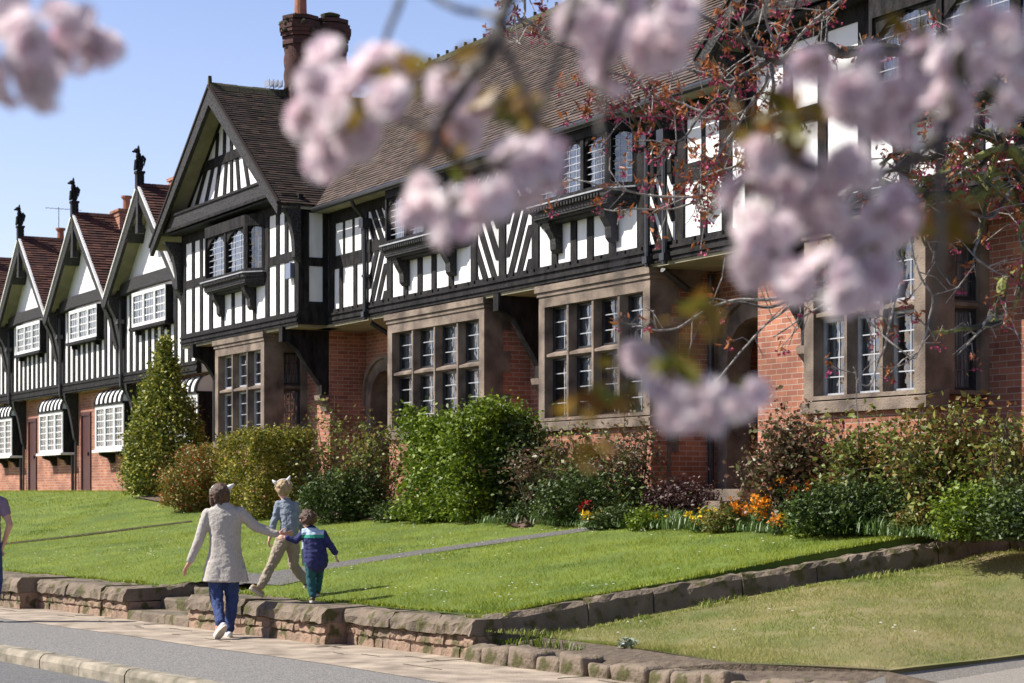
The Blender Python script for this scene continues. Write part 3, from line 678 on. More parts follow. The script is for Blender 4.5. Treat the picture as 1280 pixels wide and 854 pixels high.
# --- oriel windows
def oriel(x0, x1, yf, z0, z1, nl=3, proj=.30, cant=.36):
    P = [(x0, yf), (x0+cant, yf-proj), (x1-cant, yf-proj), (x1, yf)]
    sill = MB(); sill.prismz([(p[0]+(-.06 if i < 2 else .06), p[1]-.05) for i, p in enumerate(P)]+[(x1+.06, yf+.1), (x0-.06, yf+.1)], z0-.14, z0-.06)
    sill.prismz([(p[0]+(-.02 if i < 2 else .02), p[1]-.01) for i, p in enumerate(P)]+[(x1, yf+.1), (x0, yf+.1)], z0-.22, z0-.14)
    # cove under the sill
    s2 = sill; n = 3
    for k in range(n):
        f0 = 1-(k/n)**1.5*.8; q = [(x0+cant*(1-f0)*.6, yf), (x0+cant, yf-proj*f0), (x1-cant, yf-proj*f0), (x1-cant*(1-f0)*.6, yf)]
        s2.prismz(q+[(x1, yf+.09), (x0, yf+.09)], z0-.22-.035*(k+1), z0-.22-.035*k)
    # billets
    L = x1-x0-2*cant
    for k in range(int(L/.09)): s2.box(x0+cant+k*.09, x0+cant+k*.09+.045, yf-proj-.075, yf-proj-.01, z0-.135, z0-.085)
    so2 = sill.build('oriel_sill', M['carved'], B)
    ld = MB(); ld.prismz([(p[0]+(-.09 if i < 2 else .09), p[1]-.08) for i, p in enumerate(P)]+[(x1+.06, yf+.1), (x0-.06, yf+.1)], z0-.058, z0-.035); ld.build('lead_flashing', M['lead'], so2)
    body = MB(); body.prismz(P+[(x1, yf+.09), (x0, yf+.09)], z1, z1+.14); body.build('oriel_head', M['timber'], B)
    for i, n in ((0, 1), (1, nl), (2, 1)):
        p, q = P[i], P[i+1]; L = math.dist(p, q)
        window(B, faceframe(p, q), 0, L, z0-.03, z1, n, None, .09, .09, .07 if i != 1 else .06, 'timber', None, (3, 7), 'came', head=.09, sill=.07, arch=True, cw=.006, name='oriel_window')
    for x in (x0+cant+.28, x1-cant-.28):
        g = MB(); g.prismx([(yf-proj+.02, z0-.22), (yf-proj+.05, z0-.30), (yf-.20, z0-.42), (yf-.11, z0-.56), (yf-.10, z0-.72), (yf-.05, z0-.78), (yf+.02, z0-.78), (yf+.02, z0-.22)], x-.09, x+.09); g.build('bracket', M['carved'], B)
oriel(-4.12, -.95, 0, 4.52, 5.42)
oriel(1.46, 4.42, 0, 4.52, 5.42)
oriel(GA-1.15, GA+1.98, -.62, 4.55, 5.55, 2)
oriel(RA-1.15, RA+1.98, -.62, 4.55, 5.55, 2)
window(B, faceframe((-6.84, 0), (-5.44, 0)), 0, 1.4, 4.56, 5.32, 3, None, .09, .06, .06, 'timber', None, (3, 6), 'came', head=.06, sill=.06, name='casement_window')
window(B, faceframe((5.66, 0), (6.61, 0)), 0, .95, 4.56, 5.32, 2, None, .09, .06, .06, 'timber', None, (3, 6), 'came', head=.06, sill=.06, name='casement_window')
# --- jetty brackets
def jbracket(x, yf, yb, z0=2.0, w_=.2):
    g = MB(); g.prismx([(yf+.02, 3.30), (yf+.02, 3.02), (yf+.28, 2.86), (yf+.5*(yb-yf), 2.55), (yb-.1, z0+.12), (yb-.09, z0), (yb, z0), (yb, 3.30)], x-w_/2, x+w_/2)
    g.box(x-w_/2-.01, x+w_/2+.01, yb-.16, yb+.0, 1.9, 3.29)
    g.box(x-w_/2+.01, x+w_/2-.01, yf-.05, yf+.2, 3.0, 3.29)
    g.build('jetty_bracket', M['timber'], B)
    s = MB(); s.prismx([(yb-.22, z0-.0), (yb-.20, z0-.10), (yb-.10, z0-.2), (yb-.06, z0-.32), (yb+.01, z0-.32), (yb+.01, z0)], x-.14, x+.14); s.build('corbel', M['stone'], B)
jbracket(-7.95, -.62, ww, 1.95); jbracket(.08, 0, wb, 1.9); jbracket(-13.3, -.62, ww, 1.9); jbracket(8.3, -.62, ww, 1.9)
for q in ([(-5.1, .02, 3.2), (-5.0, .5, 2.9), (-4.85, 1.05, 2.75)], [(5.1, .02, 3.2), (5.0, .5, 2.95), (4.9, .9, 2.9)]): g = MB(); g.tube(q, .05, 6); g.build('drain_elbow', M['iron'], B)
# --- gutters and pipes
g = MB(); g.tube([(-6.9, -.40, 5.52), (7.9, -.40, 5.52)], .055, 8); g.build('gutter', M['iron'], B)
for x in (-5.12, 4.86, 5.32):
    g = MB(); g.tube([(x, -.38, 5.5), (x, -.32, 5.38), (x, -.10, 5.15), (x, -.09, 3.25)], .042, 8); g.box(x-.09, x+.09, -.18, 0, 4.98, 5.16); g.box(x-.06, x+.06, -.14, 0, 4.05, 4.10); g.box(x-.06, x+.06, -.15, 0, 3.3, 3.4)
    g.build('downpipe', M['iron'], B)
g = MB(); g.tube([(4.88, 1.0, 3.2), (4.88, 1.0, -.3)], .045, 8); g.build('downpipe', M['iron'], B)
g = MB(); g.tube([(-14.2, 0, 5.4), (-14.2, .2, 2.9), (-14.2, .2, -.2)], .05, 8); g.build('downpipe', M['iron'], B)
# alarm boxes
M['alarm'] = mat('alarm_box_plastic', (.62, .64, .55), .4, (.55, .56, .48), 8)
M['alarm_blue'] = mat('grey_blue_plastic', (.16, .19, .26), .4)
g = MB(); g.prism([(6.08, 4.28), (6.50, 4.28), (6.50, 3.98), (6.30, 3.84), (6.08, 3.98)], -.09, .0); ab = g.build('alarm_box', M['alarm'], B)
tx = bpy.data.curves.new('alarm_lettering', 'FONT'); tx.body = 'M\nC\nA'; tx.size = .17; tx.space_line = .82; tx.extrude = .002; tx.align_x = 'CENTER'
to = bpy.data.objects.new('alarm_lettering', tx); C.objects.link(to)
bpy.context.view_layer.update(); me = bpy.data.meshes.new_from_object(to.evaluated_get(bpy.context.evaluated_depsgraph_get())); bpy.data.objects.remove(to)
to = bpy.data.objects.new('alarm_lettering', me); C.objects.link(to); me.materials.clear(); me.materials.append(M['iron']); to.parent = ab; to.location = (6.165, -.093, 4.135); to.rotation_euler = (R(90), 0, 0)
g = MB(); g.box(-7.62, -7.36, -.70, -.615, 4.22, 4.52); g.build('alarm_box', M['alarm_blue'], B)
# aerial on the wing ridge and chimney
g = MB(); g.tube([(GA, .35, 8.6), (GA, .35, 8.85)], .012, 5)
for k in range(4): g.box(GA-.14, GA+.14, .2+k*.1, .215+k*.1, 8.72, 8.86)
g.build('aerial', M['steel'], B)
def shaft(mb, c, z0, z1, r=.33):
    prof = []; n = 48; nz = 60; rings = []
    for i in range(nz+1):
        f = i/nz; z = z0+(z1-z0)*f
        rings.append([mb.p((c[0]+math.cos(2*math.pi*k/n)*(r+.035*abs(math.sin(4*(2*math.pi*k/n)+f*9))), c[1]+math.sin(2*math.pi*k/n)*(r+.035*abs(math.sin(4*(2*math.pi*k/n)+f*9))), z)) for k in range(n)])
    for i in range(nz):
        for k in range(n): j = (k+1) % n; mb.face((rings[i][k], rings[i][j], rings[i+1][j], rings[i+1][k]))
chm = MB(); chm.box(GA-.36, GA+.36, .62, 2.04, 7.9, 8.72)
for yc in (.98, 1.68): 
    shaft(chm, (GA, yc), 8.68, 9.62)
    for k, (r_, z_) in enumerate(((.37, 9.58), (.42, 9.66), (.38, 9.74), (.43, 9.84), (.47, 9.92), (.49, 10.0), (.46, 10.08), (.42, 10.20))):
        chm.lathe((GA, yc, 0), [(r_, z_), (r_, z_+.085)], 8)
cho = chm.build('chimney', M['brick_dark'], B)
g = MB(); g.lathe((GA, .98, 0), [(.15, 10.2), (.14, 10.3), (.125, 10.9), (.15, 10.92), (.15, 10.98)], 14); g.build('chimney_pot', M['terracotta'], cho)
g = MB(); g.lathe((GA, 1.68, 0), [(.12, 10.25), (.12, 10.36)], 12); g.lathe((GA, 1.68, 0), [(.20, 10.36), (.22, 10.42), (.05, 10.48)], 12); g.build('chimney_pot', M['moss'], cho)
g = MB()
for k in range(26):
    yc = random.choice((.98, 1.68)); a_ = random.uniform(-2.4, .5); r_ = .5; g.blob((GA+r_*math.cos(a_), yc+r_*math.sin(a_)*.9, random.uniform(9.9, 10.26)), [random.uniform(.02, .06)]*3, 6, 4, .5)
g.build('moss_tuft', M['moss'], cho)

# ================================================================ row of gabled cottages
c0 = -17.92; SP = 5.68
def cottage():
    c = c0; e = building('gabled_cottage', c, 0, 0, 'gabled black and white cottage next to the large timber framed house', 'cottage', 'gabled cottages in the row')
    wbk = .38; x0, x1 = c-2.56, c+3.12
    m = MB(); m.box(x0, x1, wbk, 6, -.6, 2.8); m.build('brick_wall', M['brick'], e)
    m = MB(); m.box(x0+.003, x1-.003, .03, 6, 2.8, 5.0); m.prism([(c-2.72, 5.0), (c+2.72, 5.0), (c, 7.38)], .028, .3); m.build('plaster_wall', M['plaster'], e)
    r = MB(); ze, za_ = 4.98, 7.52
    roof(r, (c+2.84, -.42, ze), (c+2.84, 6, ze), (c, -.42, za_), (c, 6, za_), .115, .2, .02); roof(r, (c-2.84, 6, ze), (c-2.84, -.42, ze), (c, 6, za_), (c, -.42, za_), .115, .2, .02)
    ro = r.build('roof', M['tile'], e)
    r = MB()
    for k in range(20): r.prism([(c-.13, za_-.07), (c-.06, za_+.03), (c+.06, za_+.03), (c+.13, za_-.07)], -.42+k*.32+.005, -.42+k*.32+.31)
    r.build('ridge_tiles', M['tile'], ro)
    bgm, sf, lp = MB(), MB(), MB()
    for s in (-1, 1):
        bgm.prism([(c+s*2.84, ze-.03), (c, za_-.03), (c, za_-.38), (c+s*2.82, ze-.28)], -.44, -.36)
        lp.prism([(c+s*2.86, ze+.015), (c, za_+.025), (c, za_-.025), (c+s*2.86, ze-.035)], -.47, -.40)
        sf.prism([(c+s*2.80, ze-.06), (c, za_-.06), (c, za_-.11), (c+s*2.80, ze-.11)], -.358, .04)
        bgm.stud(c+s*1.05, 6.22, c+s*.86, 6.55, .12, -.42, .04)
    bgm.box(c-.07, c+.07, -.46, -.34, za_-1.15, za_+.08); bgm.box(c-.1, c+.1, -.47, -.30, za_-1.2, za_-1.0)
    bgm.build('bargeboard', M['carved'], e); lp.build('verge_tiles', M['plaster'], e); sf.build('soffit', M['cream'], e)
    # finial post with carved seated beast
    f = MB(); f.box(c-.09, c+.09, -.48, -.30, za_-.1, za_+.3); f.box(c-.11, c+.11, -.50, -.28, za_+.26, za_+.32)
    yc, zz = -.39, za_+.32
    f.blob((c, yc, zz+.17), (.085, .10, .19), 10, 8); f.blob((c+.01, yc-.03, zz+.36), (.06, .07, .12), 10, 6); f.blob((c-.02, yc-.06, zz+.50), (.055, .085, .065), 10, 6)
    f.blob((c-.05, yc-.13, zz+.48), (.03, .05, .03), 8, 5)
    for s in (-1, 1): f.lathe((c+s*.035, yc-.03, zz+.53), [(.025, 0), (.018, .05), (.002, .11)], 6); f.tube([(c+s*.05, yc-.09, zz+.28), (c+s*.05, yc-.11, zz+.02)], .026, 6); f.tube([(c+s*.06, yc+.05, zz+.38), (c+s*.09, yc+.11, zz+.30), (c+s*.07, yc+.09, zz+.12)], [.03, .035, .01], 6)
    f.build('carved_finial', M['timber'], e)
    T = MB()
    T.box(x0, x1, -.02, .1, 2.76, 3.05); T.box(x0, x1, -.045, -.02, 2.82, 2.86); T.box(x0, x1, -.045, -.02, 2.97, 3.0)
    nst = 12; wx0, wx1, wz0, wz1 = c-1.42, c+1.28, 4.12, 4.98
    for k in range(nst):
        x = x0+.1+(x1-x0-.2)*k/(nst-1)
        if wx0-.05 < x < wx1+.05: T.box(x-.10, x+.10, .0, .1, 3.05, wz0)
        else: T.box(x-.10, x+.10, .0, .1, 3.05, 5.0)
    T.build('timber_frame', M['timber'], e)
    tb = MB(); tb.prism([(c-2.5, 5.0), (c-1.2, 5.08), (c+1.2, 5.08), (c+2.5, 5.0), (c+2.5, 5.28), (c+1.2, 5.38), (c-1.2, 5.38), (c-2.5, 5.28)], -.14, .044); tb.build('tie_beam', M['carved'], e)
    for s in (-1, 1):
        k = MB(); xx = c+s*2.62; k.prismx([(-.42, 5.0), (-.40, 4.8), (-.22, 4.45), (-.12, 4.0), (-.05, 3.7), (.02, 3.7), (.02, 5.0)], xx-.12, xx+.12); k.box(xx-.14, xx+.14, -.2, .02, 4.75, 5.15); k.build('bracket', M['carved'], e)
    # first floor window, slightly proud box
    sx = MB(); sx.box(wx0-.08, wx1+.08, -.2, .05, wz0-.09, wz0-.01); sx.box(wx0-.02, wx0+.02, -.16, .05, wz0, wz1); sx.box(wx1-.02, wx1+.04, -.16, .05, wz0, wz1)
    for q in (wx0+.3, wx1-.3): sx.box(q-.05, q+.05, -.14, 0, wz0-.2, wz0-.09)
    sx.build('window_box', M['timber'], e)
    window(e, faceframe((wx0+.02, -.15), (wx1-.02, -.15)), 0, wx1-wx0-.04, wz0, wz1, 3, None, .05, .04, .05, 'white_paint', 'white_paint', (4, 4), 'white_paint', cw=.011, name='window')
    # ground floor bay with coved plaster hood
    bx0, bx1, bz0, bz1 = c+.60, c+3.10, 1.12, 2.28
    window(e, faceframe((bx0, 0), (bx1, 0)), 0, bx1-bx0, bz0, bz1, 3, None, .07, .04, .05, 'white_paint', 'white_paint', (4, 6), 'white_paint', cw=.011, name='bay_window')
    k = MB(); k.box(bx0-.02, bx1+.02, -.03, wbk, bz1, bz1+.06); k.box(bx1-.03, bx1+.02, .03, wbk, bz0, bz1); k.box(bx0-.02, bx0+.03, .17, wbk, bz0, bz1)
    for xx in (bx0+.5, bx1-.5): k.prismx([(-.03, bz0-.06), (0, bz0-.15), (wbk-.18, bz0-.22), (wbk-.1, bz0-.36), (wbk, bz0-.36), (wbk, bz0-.06)], xx-.08, xx+.08)
    k.build('bay_frame', M['timber'], e)
    k = MB(); k.box(bx0-.06, bx1+.06, -.07, wbk, bz0-.07, bz0-.002); k.build('window_sill', M['white_paint'], e)
    cov = MB(); rib = MB(); n = 6
    pr = [(-.02-.0+.38*(1-math.cos(math.pi/2*i/n))*0+(.30*(1-math.sin(math.pi/2*i/n))*0), 0) for i in range(n+1)]
    pr = [(.02-.02*0+.30*(math.sin(math.pi/2*i/n)**2)*0-.0+.0, 0) for i in range(n+1)]
    cp = [(.0+(.30)*(1-math.cos(math.pi/2*i/n))*-1*0+.30*(i/n)**2.2*0+(-.02)+.34*(1-math.cos(math.pi/2*(1-i/n)))*0, bz1+.06+.40*i/n) for i in range(n+1)]
    cp = [(-.02+.34*(1-math.sqrt(max(0, 1-(i/n)**2))), bz1+.06+.40*i/n) for i in range(n+1)]
    cov.prismx(cp+[(wbk, bz1+.46), (wbk, bz1+.06)], bx0, bx1); cov.build('coved_hood', M['plaster'], e)
    for q in range(7):
        xx = bx0+.06+(bx1-bx0-.12)*q/6; rib.prismx([(y-.03, z) for y, z in cp]+[(y+.03, z) for y, z in cp[::-1]], xx-.06, xx+.06)
    rib.build('hood_ribs', M['timber'], e)
    # door
    d = MB(); d.box(c-1.95, c-1.02, wbk-.004, wbk+.02, 0.02, 2.12); d.box(c-1.95, c-1.87, wbk-.04, wbk, .0, 2.15); d.box(c-1.10, c-1.02, wbk-.04, wbk, .0, 2.15); d.box(c-1.95, c-1.02, wbk-.04, wbk, 2.12, 2.22)
    do = d.build('front_door', M['door'], e); h = MB(); h.box(c-1.22, c-1.18, wbk-.07, wbk-.02, 1.0, 1.1); h.build('door_handle', M['iron'], do)
    s = MB(); s.box(c-2.0, c-.95, -.05, wbk, -.3, .02); s.box(c-2.0, c-.95, -.35, -.05, -.3, -.1); s.build('door_step', M['stone'], e)
    # brackets under the jetty, pipes
    for xx in (c-2.38,):
        k = MB(); k.prismx([(-.02, 2.76), (-.0, 2.6), (.12, 2.3), (.2, 1.9), (.26, 1.5), (wbk, 1.3), (wbk, 2.76)], xx-.1, xx+.1); k.build('jetty_bracket', M['carved'], e)
    k = MB(); k.tube([(c-2.5, -.1, 4.9), (c-2.5, -.08, 2.7), (c-2.6, .28, 2.3), (c-2.6, .3, -.1)], .045, 7); k.box(c-2.58, c-2.42, -.2, -.02, 4.3, 4.42); k.build('downpipe', M['iron'], e)
    k = MB(); k.tube([(c-2.3, .3, 1.4), (c-2.3, .3, -.1)], .03, 6); k.build('waste_pipe', M['iron'], e)
    return e
ct = cottage()
labs = ['gabled black and white cottage adjoining the large house, half hidden behind the conical bush', 'second gabled cottage from the large house, with a squat chimney pot behind its ridge', 'gabled cottage third from the large house, with a ground floor bay near the left edge', 'gabled cottage at the left edge of the row, only its roof slope showing', 'farthest gabled cottage beyond the left edge of the row']
ct['label'] = labs[0]
for k in range(1, 5):
    n_ = copy_tree(ct); p = AB(c0-SP*k, 0); n_.location = (p[0], p[1], 0); n_['label'] = labs[k]
# chimneys on the row
def stack(a, b, zb, zt, npots, parent, sz=.5):
    m = MB(); m.box(a-.35, a+.35, b-.3, b+.3, zb, zt); m.box(a-.40, a+.40, b-.35, b+.35, zt, zt+.07); m.box(a-.37, a+.37, b-.32, b+.32, zt-.12, zt-.05)
    o = m.build('chimney', M['brick'], parent); ob = np.array(ORG[parent])
    for k in range(npots):
        q = MB(); y = b-.1+.28*k if npots > 1 else b; q.lathe((a, y, 0), [(.13, zt+.07), (.105, zt+.12), (.10, zt+.38), (.15, zt+.42), (.15, zt+.47)], 12)
        po = q.build('chimney_pot', M['terracotta'], o)
kids = [o for o in C.objects if o.name.startswith('gabled_cottage')]
kids.sort(key=lambda o: o.location.y)
for k, o in enumerate(kids): ORG[o] = (c0-SP*k, 0, 0)
stack(-23.42, 1.0, 6.9, 7.58, 1, kids[1]); stack(-29.6, .9, 6.9, 7.42, 1, kids[2]); stack(-18.9, 1.1, 6.9, 7.85, 1, kids[0])
am = MB(); am.tube([(-29.8, .9, 7.5), (-29.8, .9, 8.55)], .015, 5); am.tube([(-29.8, .5, 8.5), (-29.8, 1.6, 8.5)], .008, 4)
for k in range(7): am.tube([(-29.95, .55+k*.15, 8.5), (-29.65, .55+k*.15, 8.5)], .006, 4)
am.build('tv_aerial', M['steel'], kids[2])
# ================================================================ plants
def leafcloud(P, size, rnd=None, up=.3, asp=.5, fold=.25, nrm=None):
    """each leaf: two triangles folded along the midrib"""
    n = len(P); P = np.asarray(P); s = size*(.4+1.15*rng.random(n)**1.3)
    d = rng.normal(size=(n, 3)); d[:, 2] = d[:, 2]*.6+up
    if nrm is not None: d = d*.8+nrm*.5
    d /= np.linalg.norm(d, axis=1)[:, None]
    e = np.cross(d, rng.normal(size=(n, 3))); e /= np.linalg.norm(e, axis=1)[:, None]+1e-9; f = np.cross(d, e)
    a = P-d*s[:, None]*.5; b = P+d*s[:, None]*.5; c = P+e*(s*asp*.5)[:, None]+f*(s*fold*.3)[:, None]-d*(s*.08)[:, None]; g = P-e*(s*asp*.5)[:, None]+f*(s*fold*.3)[:, None]-d*(s*.08)[:, None]
    V = np.stack([a, c, b, g], 1).reshape(-1, 3); i = np.arange(n)*4
    Fs = np.stack([i, i+1, i+2, i, i+2, i+3], 1).reshape(-1, 3)
    r = rng.random(n) if rnd is None else rnd
    return V, Fs, np.repeat(r, 2)
def in_ellipsoid(n, lo=.0):
    v = rng.normal(size=(n, 3)); v /= np.linalg.norm(v, axis=1)[:, None]; return v*((lo**3+(1-lo**3)*rng.random(n))**(1/3))[:, None]
def clumpy(shape, nclump, per, cr, lo=.75):
    """leaf positions in clumps spread over the shape; shape(n, lo) gives points"""
    c = shape(nclump, lo); k = (per*(.4+1.2*rng.random(nclump))).astype(int); pts = [c[i]+rng.normal(size=(k[i], 3))*cr*(.6+.7*rng.random()) for i in range(nclump)]
    return np.vstack(pts)
def ell(cs):
    vol = np.array([r[0]*r[1]*r[2] for _, r in cs])**.7; vol /= vol.sum()
    def f(n, lo):
        k = rng.choice(len(cs), n, p=vol); v = in_ellipsoid(n, lo)
        return np.array([cs[i][0] for i in k])+v*np.array([cs[i][1] for i in k])
    return f
LEAF = {
 'holly': rndmat('variegated_leaves', [(.04, .07, .012), (.08, .12, .015), (.24, .26, .03), (.46, .42, .07), (.16, .19, .02)], .5, .35, .15),
 'privet': rndmat('golden_privet_leaves', [(.05, .07, .01), (.12, .14, .015), (.28, .26, .03), (.48, .36, .06)], .55, .3, .2),
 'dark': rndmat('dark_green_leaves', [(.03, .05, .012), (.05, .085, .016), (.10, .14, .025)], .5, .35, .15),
 'green': rndmat('bright_green_leaves', [(.05, .09, .008), (.11, .17, .012), (.24, .31, .025), (.08, .13, .010)], .5, .35, .25),
 'rose': rndmat('rose_leaves', [(.08, .11, .02), (.15, .19, .035), (.26, .29, .06), (.22, .09, .03), (.11, .15, .025)], .5, .4, .25),
 'redrose': rndmat('bronze_rose_leaves', [(.07, .05, .025), (.14, .065, .04), (.20, .12, .07), (.10, .11, .035), (.19, .20, .08)], .45, .45, .2),
 'redshrub': rndmat('red_tinged_leaves', [(.10, .14, .02), (.20, .24, .04), (.40, .07, .03), (.30, .24, .05), (.14, .19, .03)], .45, .4, .2),
 'strap': rndmat('strappy_leaves', [(.05, .10, .02), (.10, .17, .04), (.16, .23, .07)], .45, .4, .25),
 'grass': rndmat('grass_blades', [(.11, .17, .009), (.22, .29, .015), (.40, .42, .04), (.15, .22, .011)], .55, .3, .3),
 'grassdry': rndmat('dry_grass_blades', [(.13, .22, .018), (.23, .31, .03), (.48, .42, .17), (.19, .27, .025)], .6, .3, .3),
 'purple': rndmat('purple_brown_leaves', [(.035, .015, .015), (.08, .03, .03), (.05, .04, .02)], .5, .4, .1),
 'dead': rndmat('dead_leaves', [(.12, .07, .05), (.20, .13, .10), (.07, .05, .04)], .8, .2),
}
M['twig'] = mat('brown_stems', (.06, .045, .03), .8, (.12, .10, .06), 20)
M['bark'] = mat('cherry_bark', (.05, .042, .036), .75, (.17, .155, .135), 14, .5, 50, contrast=(.35, .6))
M['barkmoss'] = mat('mossy_bark', (.045, .040, .028), .9, (.20, .21, .055), 7, .9, 40, contrast=(.38, .58))
def plant(name, part, base, label, cat, V, Fs, r, m, group=None, stems=None):
    base = Vector(base); e = empty(name, base, label, cat, group)
    o = link_mesh(part, V, Fs, m, e, r)
    if stems and stems.v: q = stems.build('stems', M['twig'], e)
    return e
def stems_for(h, n, spread, r=.012, lean=.25):
    mb = MB()
    for k in range(n):
        a = random.uniform(0, 6.28); s = random.uniform(.2, 1)*spread; p0 = Vector((random.uniform(-.15, .15)*spread, random.uniform(-.15, .15)*spread, -.05)); p1 = Vector((math.cos(a)*s, math.sin(a)*s, h*random.uniform(.7, 1.05)))
        m_ = p0.lerp(p1, .5)+Vector((0, 0, h*.12)); mb.tube([p0, p0.lerp(m_, .6), m_, m_.lerp(p1, .6), p1], [r*1.3, r, r*.8, r*.6, r*.35], 5)
    return mb
def shrub(name, x, b, wpx, hpx, depth, label, cat, lm, nclump, per, cr, size, zb=None, lo=.72, extra=None, asp=.55, part='foliage', shape='ell', nst=6, group=None):
    """x: column of the base centre, b: distance in front of the facade line; wpx/hpx the apparent size"""
    P = atb(x, b, zb); px_ = F/P.y; w_, h_ = wpx/px_, hpx/px_
    # the shrub's own frame: x along the house front
    if shape == 'ell': cs = [((0, 0, h_*.50), (w_*.5, depth, h_*.52)), ((-w_*.2, 0, h_*.35), (w_*.32, depth*.9, h_*.36)), ((w_*.22, 0, h_*.4), (w_*.3, depth*.9, h_*.4))]
    else: cs = shape(w_, h_, depth)
    f = ell(cs) if not callable(cs) else cs
    Q = np.vstack([clumpy(f, nclump, per, cr, lo), clumpy(f, nclump//3, per, cr*1.4, .2)])
    Q = Q[Q[:, 2] > -.02]
    tips_ = f(max(14, nclump//7), .97); tips_ = tips_[tips_[:, 2] > h_*.3]; sh = []
    for q in tips_:
        d_ = np.array([q[0], q[1], (q[2]-h_*.4)*.8+.15]); d_ = d_/(np.linalg.norm(d_)+1e-6)+rng.normal(0, .25, 3); L_ = random.uniform(.06, .22)*(1.5 if random.random() < .2 else 1)
        sh += [q+d_*L_*k/6+rng.normal(0, .012, 3) for k in range(7)]
    Q = np.vstack([Q, np.array(sh)]); V, Fs, r = leafcloud(Q, size, asp=asp)
    return plant(name, part, P, label, cat, V, Fs, r, LEAF[lm], group, stems_for(h_*.8, nst, w_*.3))
# conical bush
def cone(w_, h_, d_):
    def f(n, lo):
        z = 1-np.sqrt(rng.random(n)); z = np.where(rng.random(n) < .25, rng.random(n), z); a = rng.random(n)*6.283; rr = (lo+(1-lo)*np.sqrt(rng.random(n)))
        pr = np.interp(z, [0, .12, .4, .7, .88, .93, 1], [.80, 1, .84, .40, .12, .06, .02])*(1+.06*np.sin(3*a+z*7))
        return np.stack([np.cos(a)*rr*pr*w_/2, np.sin(a)*rr*pr*w_/2, z*h_], 1)
    return f
shrub('conical_bush', 207, -1.3, 106, 194, 1, 'tall conical variegated bush with yellow edged leaves and a thin top shoot', 'bush', 'holly', 620, 46, .085, .075, shape=cone, lo=.86, nst=3)
shrub('round_bush', 250, -2.1, 96, 78, .6, 'low rounded bush with patches of red leaves left of the clipped hedge', 'bush', 'redshrub', 230, 60, .08, .055)
def boxy(w_, h_, d_):
    def f(n, lo):
        v = rng.uniform(-1, 1, (n, 3)); k = rng.integers(0, 3, n); sg = np.sign(v[np.arange(n), k]); m_ = rng.random(n) < (.9 if lo > .5 else .2)
        v[np.arange(n)[m_], k[m_]] = sg[m_]*(1-.1*rng.random(m_.sum()))
        c, s = math.cos(TH), math.sin(TH); lx = v[:, 0]*w_; ly = v[:, 1]*d_
        return np.stack([lx*c-ly*s, lx*s+ly*c, (v[:, 2]+1)/2*h_*(1+.03*np.sin(lx*3))], 1)
    return f
shrub('clipped_hedge', 332, -1.9, 0, 102, 1, 'square clipped hedge with golden top standing below the left bay window', 'hedge', 'privet', 1000, 40, .055, .048, shape=lambda w_, h_, d_: boxy(.98, h_, .62), lo=.93, nst=8)
# climbing rose between the hedge and bright shrub: leggy stems with leaves near the tips
def leggy(name, x, b, wpx, hpx, label, cat, lm, n, per, size, seed, nst=14, cr=.09, low=.25, group=None, zb=None, part='foliage'):
    random.seed(seed); P = atb(x, b, zb); k = F/P.y; w_, h_ = wpx/k, hpx/k; mb = MB(); C_ = []
    for i in range(nst):
        a = random.uniform(0, 6.28); s = (.15+.85*random.random())*w_*.5; h = h_*random.uniform(.55, 1.0)*(1-.25*s/(w_*.5))
        p0 = Vector((random.uniform(-.12, .12)+math.cos(a)*s*.25, random.uniform(-.1, .1), -.05)); p3 = Vector((math.cos(a)*s, math.sin(a)*s*.55, h)); p1 = p0.lerp(p3, .35)+Vector((0, 0, h*.12)); p2 = p0.lerp(p3, .7)+Vector((0, 0, h*.08))
        mb.tube([p0, p1, p2, p3], [.014, .010, .007, .003], 5)
        for j in range(n):
            f = low+(1-low)*random.random(); q = (p0.lerp(p1, f*3) if f < .33 else p1.lerp(p2, (f-.33)*3) if f < .66 else p2.lerp(p3, (f-.66)*2.9))
            e = q+Vector((random.gauss(0, 1), random.gauss(0, .8), random.gauss(.2, .7)))*.16; mb.tube([q, e], [.004, .002], 3, False); C_.append(e)
    per = max(5, int(per*.62)); Q = np.vstack([np.array(c)+rng.normal(size=(per, 3))*cr*(.5+.8*random.random()) for c in C_]); V, Fs, r = leafcloud(Q, size, asp=.6)
    return plant(name, part, P, label, cat, V, Fs, r, LEAF[lm], group, mb)
leggy('rose_bush', 410, -1.2, 105, 158, 'tall leggy rose bush in front of the brick pier beside the clipped hedge', 'bush', 'rose', 9, 17, .07, 3, 18)
leggy('rose_bush', 468, -1.5, 100, 135, 'loose green rose bush hiding the foot of the left porch arch', 'bush', 'rose', 9, 20, .07, 4, 20)
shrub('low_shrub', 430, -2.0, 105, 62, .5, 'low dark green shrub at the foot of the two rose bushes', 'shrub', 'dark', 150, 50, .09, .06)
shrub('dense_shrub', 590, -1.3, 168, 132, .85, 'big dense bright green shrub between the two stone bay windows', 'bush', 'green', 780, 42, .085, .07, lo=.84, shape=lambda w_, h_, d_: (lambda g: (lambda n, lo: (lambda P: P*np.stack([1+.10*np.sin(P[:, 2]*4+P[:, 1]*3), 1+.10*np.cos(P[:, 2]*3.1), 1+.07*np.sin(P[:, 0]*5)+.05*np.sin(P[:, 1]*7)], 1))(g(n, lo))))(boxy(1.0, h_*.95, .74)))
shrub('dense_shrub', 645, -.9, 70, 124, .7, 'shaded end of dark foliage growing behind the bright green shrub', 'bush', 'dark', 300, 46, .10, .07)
leggy('rose_bush', 683, -1.5, 90, 118, 'bronze leaved rose bush on thin bare stems right of the bright green shrub', 'bush', 'redrose', 8, 16, .065, 6, 14, low=.5)
leggy('rose_bush', 735, -1.1, 95, 146, 'green and red rose bush below the middle of the right stone bay', 'bush', 'rose', 10, 18, .065, 7, 16)
